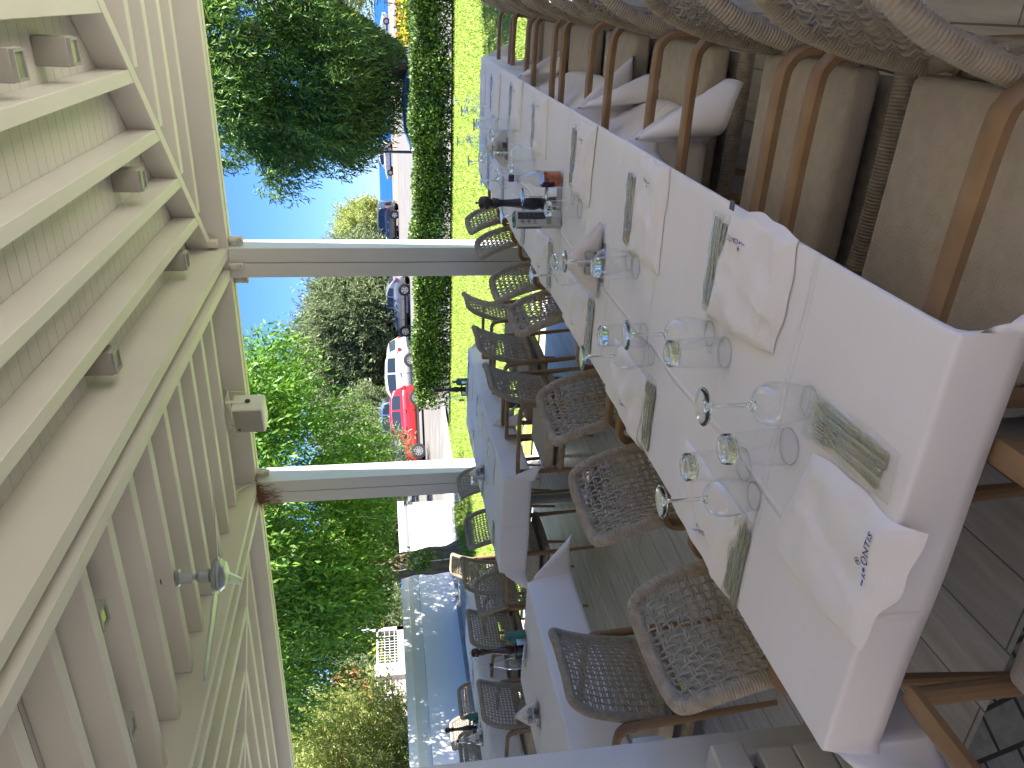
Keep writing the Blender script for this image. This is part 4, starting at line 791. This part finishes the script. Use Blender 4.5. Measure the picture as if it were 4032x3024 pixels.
# the tree standing in the lawn before the white wall
t = thing('shade_tree', (0, 0, 0), 0, 'broad bright green shade tree with rough grey trunk before the white wall', 'tree')
trunk(t, (-10.15, 12.35, 0), 2.9, .30, (-.25, .1), 9, 2.3, seed=3)
crown(t, (-9.35, 12.4, 4.35), (3.9, 3.3, 2.9), 170, 9000, 11, .135, .045, 'leaf_bright', droop=.6, slen=.8, cr=.75, seed=4, zmin=lambda P: 1.45+np.clip(-10.3-P[:, 0], 0, 3)*.55+np.clip(-11.6-P[:, 0], 0, 2)*.9+np.clip(P[:, 0]+8.3, 0, 4)*.62)
q = np.random.default_rng(5); n = 260; P = np.column_stack([q.normal(-9.9, .13, n), 12.0+q.normal(0, .08, n), q.normal(.95, .16, n)]); leafmesh('foliage', P, q.normal(size=(n, 3))+np.array([.3, -.5, .2]), .10, .04, 'leaf_bright', t, r=q)
tc = thing('cable_box', (-9.93, 12.06, 1.0), R(20), 'small white junction box with cable strapped to the rough tree trunk', 'cable box')
mb = MB(); mb.rbox((-.07, -.04, -.09), (.07, .0, .09), .01); mb.build('box', 'frame_white', tc); mb = MB(); mb.tube(smoothpath([(-.02, -.01, .08), (-.10, -.0, .12), (-.17, -.01, .3), (-.16, -.01, .8), (-.15, .0, 1.3)]), .012, 7); mb.tube(smoothpath([(-.01, -.01, -.08), (-.02, -.02, -.3), (0, -.01, -.7)]), .010, 7); mb.build('cable', 'frame_white', tc)
def shrub_tree(x, y, h, r, label, m='leaf_grey', n=1500, per=10, seed=0, L=.28, Wd=.05, base=0.0, name='bushy_tree', group='grey green bushy trees', bark='twig'):
    t = thing(name, (0, 0, 0), 0, label, 'tree', group)
    trunk(t, (x, y, base), h*.4, .14*h/5, (.1, 0), 6, r*.45, bark, seed=seed+50)
    crown(t, (x, y, base+h*.56), (r, r*.9, h*.46), int(40+n/40), n, per, L, Wd, m, droop=.12, slen=.9*h/5, cr=.28*r, seed=seed, up=.45, spread=.2)
for k, (x, y, h, r, l) in enumerate(((-20.6, 45, 7.4, 3.0, 'tall grey green tree behind the silver car, highest of the row'), (-17.6, 44.5, 5.6, 2.4, 'grey green tree just left of the first post behind the silver car'),
        (-24.0, 43, 5.4, 3.1, 'grey green tree behind the white hatchback'), (-27.4, 45, 4.4, 3.0, 'low grey green tree behind the red car, left part'), (-15.6, 47, 4.8, 2.0, 'grey green treetop peeping beside the first post'),
        (-22.0, 38.5, 3.8, 2.2, 'nearer dark bush between the white cars and the trees'))):
    shrub_tree(x, y, h, r, l, seed=200+k, n=4200, L=.28, Wd=.07)
shrub_tree(-19.3, 71, 5.4, 2.3, 'olive coloured tree behind the grey off-roader', m='leaf_tamarisk', seed=220, n=1500, L=.34, Wd=.08)
shrub_tree(-16.6, 12.3, 5.0, 2.0, 'pale feathery tree above the white wall at the far left', m='leaf_tamarisk', seed=221, n=6500, per=12, L=.16, Wd=.032, name='feathery_tree', group='feathery trees')
shrub_tree(-19.2, 20.3, 4.0, .8, 'slim feathery tree overhanging the terrace house roof', m='leaf_grey', seed=222, n=1700, per=11, L=.18, Wd=.03, name='feathery_tree', group='feathery trees')
shrub_tree(2.1, 33, 5.8, 3.0, 'yellow green feathery tree beyond the weeping tree at the top right', m='leaf_tamarisk', seed=223, n=2600, L=.24, Wd=.045, name='feathery_tree', group='feathery trees')
shrub_tree(-16.5, 25.5, 3.6, 2.2, 'dark bush beyond the right end of the white wall', m='leaf_grey', seed=224, n=1600, L=.2, Wd=.04)
for k, (x, y, h, r, l) in enumerate(((-25.5, 34.5, 4.6, 2.6, 'dark background bush above the right end of the white wall'), (-28.0, 33.0, 5.0, 2.8, 'background bush just right of the rough tree trunk, above the wall'),
        (-29.5, 30.0, 4.2, 2.6, 'background bush just left of the rough tree trunk, above the wall'), (-30.0, 26.5, 3.2, 2.0, 'low background bush beside the house terrace'))):
    shrub_tree(x, y, h, r, l, seed=260+k, n=2600, L=.26, Wd=.07)
t = thing('bougainvillea', (0, 0, 0), 0, 'red flowering climber over the house terrace behind the wall', 'climber')
crown(t, (-19.6, 16.4, 2.9), (1.2, 2.2, .8), 60, 1500, 5, .12, .08, 'leaf_flower', droop=.3, slen=.3, cr=.35, seed=30)
o = crown(t, (-19.6, 16.4, 2.8), (1.3, 2.3, .9), 40, 900, 6, .12, .05, 'leaf_grey', droop=.3, slen=.5, cr=.4, seed=31); o.name = 'foliage'
t = thing('side_tree', (0, 0, 0), 0, 'tree beyond the right edge that drops streaky shadows on the lawn', 'tree')
trunk(t, (3.9, 10.8, 0), 2.4, .15, (0, 0), 6, 1.2, seed=8); crown(t, (3.9, 10.6, 3.6), (2.3, 1.7, 1.3), 40, 1100, 9, .16, .045, 'leaf_dark', seed=9)
# hedge
t = thing('hedge', (0, 0, 0), 0, 'long clipped hedge between the lawn and the parking road', 'hedge')
q = np.random.default_rng(12); n = 85000
x = q.uniform(-8.75, 5, n); y = q.beta(.55, .8, n)*.95+16.15; z = q.beta(1.25, .9, n)*.80+.01
z *= 1+.05*np.sin(x*2.3)+.04*np.sin(x*5.1+1); y += .05*np.sin(x*1.7+z*4)+.05*np.sin(x*6); ok = q.random(n) < np.where(z < .30, .62+.25*np.sin(x*3.1), 1)
ok &= ~((x < -8.45) & (q.random(n) < .4)); P = np.column_stack([x, y, z])[ok]; D = q.normal(size=P.shape)+np.array([0, -.5, .8])
n = 700; P = np.vstack([P, np.column_stack([q.uniform(-8.6, 5, n), q.uniform(16.15, 16.6, n), np.full(n, .77)])]); D = np.vstack([D, q.normal(size=(n, 3))*.4+np.array([0, 0, 1.5])])
leafmesh('foliage', P, D, .075, .048, 'leaf_hedge', t, r=q)
mb = MB()
for k in range(150):
    x = q.uniform(-8.5, 5); y = q.uniform(16.3, 16.95); p = [(x, y, 0)]
    for j in range(3): p.append((p[-1][0]+q.normal()*.1, p[-1][1]+q.normal()*.06, p[-1][2]+.24))
    mb.tube(p, [.014, .011, .008, .004], 5)
mb.build('stems', 'twig', t)['kind'] = 'stuff'
# yellow flowers bed and dry brush beyond the hedge at the right
t = thing('flower_bed', (0, 0, 0), 0, 'yellow flowering plants beyond the hedge at the top right', 'flowers')
q = np.random.default_rng(14); n = 5200; P = np.column_stack([q.uniform(-1.6, 2.5, n), q.uniform(29, 33, n), q.beta(1.5, 1.2, n)*.62]); leafmesh('flower_leaves', P, q.normal(size=(n, 3))+np.array([0, 0, .8]), .12, .06, 'leaf_bright', t, r=q)
n = 1600; P = np.column_stack([q.uniform(-1.6, 2.5, n), q.uniform(28.9, 33, n), q.uniform(.35, .72, n)]); leafmesh('blossoms', P, q.normal(size=(n, 3)), .11, .10, 'leaf_yellow', t, r=q)
# grass
q = np.random.default_rng(15); n = 90000; P = np.column_stack([q.uniform(-9.7, 1.2, n), 7.3+(q.random(n)**1.35)*9.2, np.zeros(n)])
o = leafmesh('grass', P, q.normal(size=(n, 3))*.42+np.array([0, 0, 1]), .045, .012, 'grass_blade', None, r=q); tag(o, 'short bright green lawn grass beyond the deck', 'grass', kind='stuff')
q = np.random.default_rng(16); n = 4200; P = np.column_stack([-9.75+q.normal(size=n)*.08, q.uniform(8, 13.5, n), np.zeros(n)]); o = leafmesh('grass_tufts', P, q.normal(size=(n, 3))*.5+np.array([0, 0, 1]), .20, .02, 'grass_blade', None, r=q); tag(o, 'long grass tufts along the path edge by the trunk', 'grass', kind='stuff')

# ================================================================== WALL, HOUSE
t = thing('boundary_wall', (0, 0, 0), 0, 'long low white rendered wall with a recessed band below its coping', 'wall')
mb = MB(); mb.box((-12.75, 2, 0), (-12.5, 17.65, .88)); mb.build('lower_face', 'wall_white', t, smooth=False)
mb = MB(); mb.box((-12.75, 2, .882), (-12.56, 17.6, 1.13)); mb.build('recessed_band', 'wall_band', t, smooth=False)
mb = MB(); mb.rbox((-12.78, 2, 1.132), (-12.47, 17.7, 1.30), .01); mb.build('coping', 'wall_white', t)
mb = MB(); mb.box((-12.5, 2, .005), (-12.44, 17.6, .075)); mb.build('plinth', 'kerb', t, smooth=False)
t = thing('terrace_house', (-21, 0, 0), 0, 'grey brown house with red tiled roof, railed terrace and small window', 'house')
mb = MB(); mb.box((-5, 8, 0), (0, 19.9, 2.6)); mb.build('house_wall', 'house_wall', t, smooth=False)
mb = MB(); mb.grid(lambda u, v: (-5.5+6.1*u, 7.6+12.6*v, 2.6+1.0*(1-abs(2*u-1))+.03*math.sin(v*200)), 12, 200); mb.build('roof', 'roof_tile', t)
mb = MB(); mb.box((.55, 7.6, 2.56), (.63, 20.2, 2.64)); mb.build('gutter', 'frame_white', t, smooth=False)
for y0, y1, z0, z1 in ((19.3, 19.65, 1.85, 2.25), (17.9, 18.7, 1.5, 2.35), (15.6, 16.8, 1.5, 2.35)):
    mb = MB(); mb.box((0, y0-.06, z0-.06), (.05, y1+.06, z0)); mb.box((0, y0-.06, z1), (.05, y1+.06, z1+.06)); mb.box((0, y0-.06, z0), (.05, y0, z1)); mb.box((0, y1, z0), (.05, y1+.06, z1)); wn = mb.build('window', 'frame_white', t, smooth=False)
    mb = MB(); mb.box((.005, y0, z0), (.02, y1, z1)); mb.build('pane', 'pane', wn, smooth=False)
mb = MB(); mb.box((.01, 8, 0), (3.0, 16.9, 1.42)); mb.build('terrace', 'stone_wall', t, smooth=False)
mb = MB(); mb.box((2.95, 16.55, 0), (3.2, 17.0, 2.1)); mb.build('pillar', 'house_pale', t, smooth=False)
mb = MB(); mb.box((2.95, 17.0, 0), (3.1, 18.6, 1.42)); mb.build('parapet', 'stone_wall', t, smooth=False)
mb = MB(); mb.box((2.95, 18.45, 0), (3.1, 18.6, 2.7)); mb.build('pillar', 'house_pale', t, smooth=False)
for y0, y1 in ((13.0, 16.5), (17.05, 18.45)):
    mb = MB()
    for k in range(int((y1-y0)/.11)): y = y0+.11*k; mb.tube([(3.05, y, 1.42), (3.05, y, 2.0)], .009, 5)
    for z in (1.5, 1.65, 1.8): mb.tube([(3.05, y0, z), (3.05, y1, z)], .008, 5)
    mb.tube([(3.05, y0, 2.02), (3.05, y1, 2.02)], .03, 8); mb.build('railing', 'frame_white', t)
t = thing('yucca', (-19.2, 19.3, 1.0), 0, 'spiky yellow green yucca beside the railing behind the wall', 'plant')
q = np.random.default_rng(18); n = 90; a = q.uniform(0, 2*PI, n); D = np.column_stack([np.cos(a), np.sin(a), q.uniform(-.2, 1.4, n)]); leafmesh('leaves', np.zeros((n, 3))+np.array([0, 0, .9]), D, .75, .07, 'yucca_leaf', t, r=q)
mb = MB(); mb.tube([(0, 0, -1.2), (0, 0, .9)], .07, 8); mb.build('stem', 'twig', t)


t = thing('light_blocker', (0, 0, 0), 0, 'unseen added building behind and beside the photographer', 'blocker')  # unseen walls, added to hold back light from the rear and right
mb = MB(); mb.box((-12, -4.4, 0), (9, -4.2, 4.0)); mb.build('rear_blocker', 'stone_wall', t, smooth=False)
mb = MB(); mb.box((.75, -2.2, 0), (.85, 6.3, .95)); mb.build('low_side_blocker', 'house_wall', t, smooth=False)
# ================================================================== STREET LAMPS
def lamp(x, y, h, globe, label):
    t = thing('street_lamp', (x, y, -.05), 0, label, 'street lamp', 'lamps along the shore road')
    mb = MB(); mb.lathe([(.0, 0), (.07, 0), (.07, .15), (.045, .2), (.038, h-.25), (.05, h-.22), (.05, h-.16), (0, h-.16)], 12, cap=False); mb.build('post', 'lamp_post', t)
    mb = MB()
    if globe: mb.lathe([(.0, h-.2), (.07, h-.19), (.19, h-.08), (.205, h+.02), (.17, h+.13), (.09, h+.2), (0, h+.22)], 20, cap=False)
    else: mb.lathe([(.0, h-.2), (.06, h-.18), (.16, h+.1), (.17, h+.22), (.12, h+.24), (0, h+.24)], 20, cap=False)
    mb.build('lamp_shade', 'lamp_globe', t)
lamp(-4.21, 24, 2.15, True, 'street lamp with round pale globe rising behind the hedge'); lamp(-17.1, 72, 4.0, False, 'thin distant street lamp with cone shade behind the spare wheel'); lamp(-8.5, 93, 1.2, False, 'tiny lamp far off before the sea')
t = thing('signpost', (-18.9, 50, 0), 0, 'thin signpost behind the silver car', 'signpost'); mb = MB(); mb.tube([(0, 0, 0), (0, 0, 2.6)], .04, 8); mb.build('post', 'lamp_post', t); mb = MB(); mb.box((-.12, -.03, 2.25), (.12, .03, 2.75)); mb.build('sign', 'grey_plastic', t, smooth=False)

# ================================================================== CARS
def car(x, y, ang, L, W, H, paint, label, style='hatch', wb=None, rw=.31, spare=False):
    # origin midway between the axles on the ground, nose towards local +x
    t = thing('parked_car', (x, y, -.055), ang, label, 'car', 'cars parked beyond the hedge'); wb = wb or L*.63
    rear, front = -wb/2-.17*L+.0*L, wb/2+L*.20; s = H/1.5
    def prof(u):                                     # lower body top line
        xs = [0, .03, .10, .55, .70, .86, .96, 1]; zs = {'hatch': [.62, .92, .97, .93, .90, .80, .66, .50], 'suv': [.70, 1.0, 1.04, 1.0, .98, .93, .82, .6], 'sedan': [.60, .90, .98, .92, .88, .78, .64, .48]}[style]
        return np.interp(u, xs, zs)*s
    def low(u): return np.interp(u, [0, .05, .12, .9, .97, 1], [.38, .26, .21, .20, .24, .34])*(1.35 if style == 'suv' else 1)
    def half(u): return W/2*np.interp(u, [0, .04, .12, .3, .75, .9, .97, 1], [.80, .91, .97, 1, 1, .96, .86, .74])
    nu = 44; sec = [(0, 0), (.55, 0), (.86, .05), (.965, .22), (1, .45), (.995, .68), (.955, .86), (.90, .96), (.80, 1.0), (0, 1.03)]; V = []
    for i in range(nu+1):
        u = i/nu; X = rear+u*(front-rear); a, b, hw = low(u), prof(u), half(u)
        ring = [(hw*p, a+(b-a)*q) for p, q in sec]; ring = ring+[(-p, q) for p, q in ring[-2:0:-1]]; V += [(X, p, q) for p, q in ring]
    k = len(sec)*2-2; f = [(i*k+j, (i+1)*k+j, (i+1)*k+(j+1) % k, i*k+(j+1) % k) for i in range(nu) for j in range(k)]; f.append(tuple(range(k))); f.append(tuple(nu*k+j for j in range(k-1, -1, -1)))
    mb = MB(); mb.add(V, f); mb.build('body', paint, t, angle=40)
    # greenhouse: glass volume with painted roof and pillars around it
    if style == 'hatch': top = [(.025, .94), (.07, 1.34), (.16, 1.46), (.36, 1.50), (.50, 1.44), (.60, 1.26), (.735, .90)]
    elif style == 'suv': top = [(.015, 1.0), (.05, 1.50), (.12, 1.62), (.4, 1.66), (.56, 1.60), (.63, 1.42), (.71, 1.0)]
    else: top = [(.04, .95), (.13, 1.25), (.24, 1.43), (.42, 1.48), (.54, 1.42), (.63, 1.22), (.77, .89)]
    px = np.array([rear+(front-rear)*a for a, _ in top]); pz = np.array([b*s*(1.5/1.5 if style != 'suv' else .93) for _, b in top])
    base = np.array([prof(a)-.03 for a, _ in top]); m = 40; uu = np.linspace(0, 1, m+1); X = np.interp(uu, np.linspace(0, 1, 7), px); Zt = np.interp(X, px, pz); Zb = np.interp(X, px, base)
    def ghalf(z, zb, zt): return W/2*(.90-.17*np.clip((z-.9*s)/(.6*s), 0, 1.1))
    V = []
    for i in range(m+1):
        for q in (0, .2, .4, .6, .8, .92, 1): z = Zb[i]+(Zt[i]-Zb[i])*q; V.append((X[i], ghalf(z, 0, 0)*(1 if q < .9 else .97 if q < 1 else .86), z))
        V.append((X[i], 0, Zt[i]+.02)); 
    kk = 8; V2 = []
    for i in range(m+1): r_ = V[i*kk:(i+1)*kk]; V2 += r_+[(a, -b, c) for a, b, c in r_[-2::-1]]
    k = 15; f = [(i*k+j, (i+1)*k+j, (i+1)*k+j+1, i*k+j+1) for i in range(m) for j in range(k-1)]; f.append(tuple(range(k))); f.append(tuple(m*k+j for j in range(k-1, -1, -1))); mb = MB(); mb.add(V2, f); mb.build('roof_and_pillars', paint, t, angle=40)
    def side_pt(xx, q, sg, off=.006):
        zb, zt = np.interp(xx, px, base), np.interp(xx, px, pz); z = zb+(zt-zb)*q; return (xx, sg*(ghalf(z, 0, 0)+off), z)
    for sg in (-1, 1):
        cuts = {'hatch': ((.13, .30), (.32, .60)), 'suv': ((.06, .18), (.20, .38), (.40, .60)), 'sedan': ((.16, .28), (.295, .44), (.455, .66))}[style]
        for a, b in cuts:
            xa_, xb_ = rear+(front-rear)*a, rear+(front-rear)*b; mb = MB()
            mb.grid(lambda u, v: side_pt(xa_+(xb_-xa_)*u, .16+.68*v, sg), 10, 5); mb.build('side_window', 'car_glass', t)
        mb = MB(); xx = rear+(front-rear)*.60; mb.rbox((xx-.09, min(sg*W*.47, sg*W*.56), .93*s), (xx+.06, max(sg*W*.47, sg*W*.56), 1.05*s), .03); mb.build('wing_mirror', paint, t)
        for a in (.335, .53):
            xx = rear+(front-rear)*a; mb = MB(); mb.rbox((xx-.09, min(sg*W*.488, sg*W*.507), .77*s), (xx+.07, max(sg*W*.488, sg*W*.507), .805*s), .008); mb.build('door_handle', 'car_trim' if paint == 'paint_red' else 'rim', t)
        mb = MB()
        for a in (.31, .615): xx = rear+(front-rear)*a; mb.box((xx-.005, min(sg*W*.485, sg*W*.5025), .32), (xx+.005, max(sg*W*.485, sg*W*.5025), .88*s))
        mb.box((rear+(front-rear)*.2, min(sg*W*.47, sg*W*.503), .205), (rear+(front-rear)*.76, max(sg*W*.47, sg*W*.503), .30)); mb.build('sill_and_seams', 'car_trim', t, smooth=False)
        mb = MB(); mb.rbox((rear+.03, min(sg*W*.36, sg*W*.468), .74*s), (rear+.22, max(sg*W*.36, sg*W*.468), .88*s), .03); mb.build('tail_lamp', 'tail_lamp', t)
        mb = MB(); mb.rbox((front-.36, min(sg*W*.30, sg*W*.465), .56*s), (front-.03, max(sg*W*.30, sg*W*.465), .69*s), .03); mb.build('headlight', 'head_lamp', t)
        for xx in (-wb/2, wb/2):
            M4 = Matrix.Translation((xx, sg*(W/2-.10), rw)) @ Matrix.Rotation(-sg*PI/2, 4, 'X')
            mb = MB(); mb.lathe([(0, -.01), (rw*1.14, -.01), (rw*1.14, .104), (rw*.99, .106)], 32, M4=M4, cap=False); mb.build('wheel_arch', 'car_trim', t)
            mb = MB(); mb.lathe([(rw*.62, .10), (rw*.66, .118), (rw*.93, .120), (rw, .10), (rw, -.02), (rw*.6, -.03)], 32, M4=M4, cap=False); wh = mb.build('wheel', 'tyre', t)
            mb = MB(); mb.lathe([(0, .075), (rw*.60, .075), (rw*.60, .113), (rw*.65, .113), (rw*.65, .10)], 32, M4=M4, cap=False); mb.build('wheel_well', 'car_trim', wh)
            mb = MB(); mb.lathe([(rw*.56, .08), (rw*.58, .115), (rw*.66, .117), (rw*.67, .10)], 32, M4=M4, cap=False); ns = 9 if paint in ('paint_red', 'paint_white') else 5; mb.lathe([(0, .10), (rw*.12, .112), (rw*.14, .08)], 14, M4=M4, cap=False)
            for j in range(ns): mb.box((rw*.06, -rw*(.26/ns*3), .09), (rw*.6, rw*(.26/ns*3), .108), M4=M4 @ Matrix.Rotation(2*PI*j/ns, 4, 'Z'))
            mb.build('rim', 'rim', wh, smooth=False)
    # windscreens
    for (a, b, nm) in ((4.55, 5.9, 'windscreen'), (.12, .95, 'rear_window')):
        mb = MB(); pts = [np.interp(a+(b-a)*q, range(7), px) for q in np.linspace(0, 1, 6)]; zz = [np.interp(a+(b-a)*q, range(7), pz) for q in np.linspace(0, 1, 6)]; sgn = 1 if nm == 'windscreen' else -1
        V = [(pts[i]+sgn*.018, (2*j/6-1)*ghalf(zz[i], 0, 0)*.80, zz[i]+.022) for i in range(6) for j in range(7)]; f = [(i*7+j, i*7+j+1, (i+1)*7+j+1, (i+1)*7+j) for i in range(5) for j in range(6)]; mb.add(V, f); mb.build(nm, 'car_glass', t)
    mb = MB(); mb.rbox((rear-.03, -W*.36, .30), (rear+.06, W*.36, .42), .02); mb.build('bumper_trim', 'car_trim', t)
    mb = MB(); mb.rbox((front-.07, -W*.34, .27), (front+.02, W*.34, .42), .02); mb.build('bumper_trim', 'car_trim', t)
    if style == 'suv':
        mb = MB(); mb.lathe([(0, -.11), (.30, -.11), (.34, -.08), (.34, .08), (.30, .11), (0, .11)], 30, M4=Matrix.Translation((rear-.14, 0, .95)) @ Matrix.Rotation(PI/2, 4, 'Y'), cap=False); mb.build('spare_wheel_cover', paint, t)
        mb = MB()
        for sg in (-1, 1): mb.tube([(rear+.5, sg*W*.36, 1.62*s*.93+.05), (rear+2.2, sg*W*.36, 1.66*s*.93+.05)], .02, 6)
        mb.build('roof_rail', 'rim', t)
    return t
def car_from(fx, fy, rx, ry, L, W, H, paint, label, style='hatch', rw=.31):
    # near side wheels at (fx,fy) front and (rx,ry) rear; the body lies beyond them
    d = Vector((fx-rx, fy-ry)); wb = d.length; d /= wb; n = Vector((-d.y, d.x))
    mid = Vector(((fx+rx)/2, (fy+ry)/2)); far = n if n.dot(mid) > 0 else -n; c = mid+far*(W/2-.05)
    return car(c.x, c.y, math.atan2(d.y, d.x), L, W, H, paint, label, style, wb, rw)
car_from(-17.3, 28.15, -15.55, 29.7, 3.6, 1.65, 1.46, 'paint_red', 'red hatchback parked past the end of the hedge', 'hatch', .29)
car_from(-17.95, 42.9, -15.35, 42.95, 4.35, 1.8, 1.47, 'paint_silver', 'silver saloon in full side view beside the first post', 'sedan', .32)
car_from(-18.6, 33.6, -16.2, 35.0, 4.0, 1.75, 1.60, 'paint_white', 'white hatchback between the silver and red cars, half behind hedge', 'hatch', .31)
car(-18.7, 38.6, R(176), 4.0, 1.75, 1.5, 'paint_white', 'second white car squeezed between the silver car and the white hatchback')
car_from(-19.55, 67.3, -17.05, 66.9, 4.1, 1.8, 1.78, 'paint_graphite', 'dark grey off-roader with spare wheel on its back by the sea', 'suv', .36)
car(-20.6, 35.2, R(195), 4.3, 1.8, 1.85, 'paint_blue', 'blue grey van behind the nose of the red car', 'suv')
car(-16.7, 90.5, R(176), 4.1, 1.75, 1.55, 'paint_white', 'white car at the shore with its tail beside the globe lamp'); car(-3.9, 92.0, R(2), 4.3, 1.75, 1.6, 'paint_pale', 'pale silver car at the shore at the top right')
cb = car(-2.3, 22.6, R(12), 4.2, 1.75, 1.35, 'paint_blue', 'blue grey car whose roof shows over the hedge below the weeping tree', 'sedan'); cb.location.z = -.50
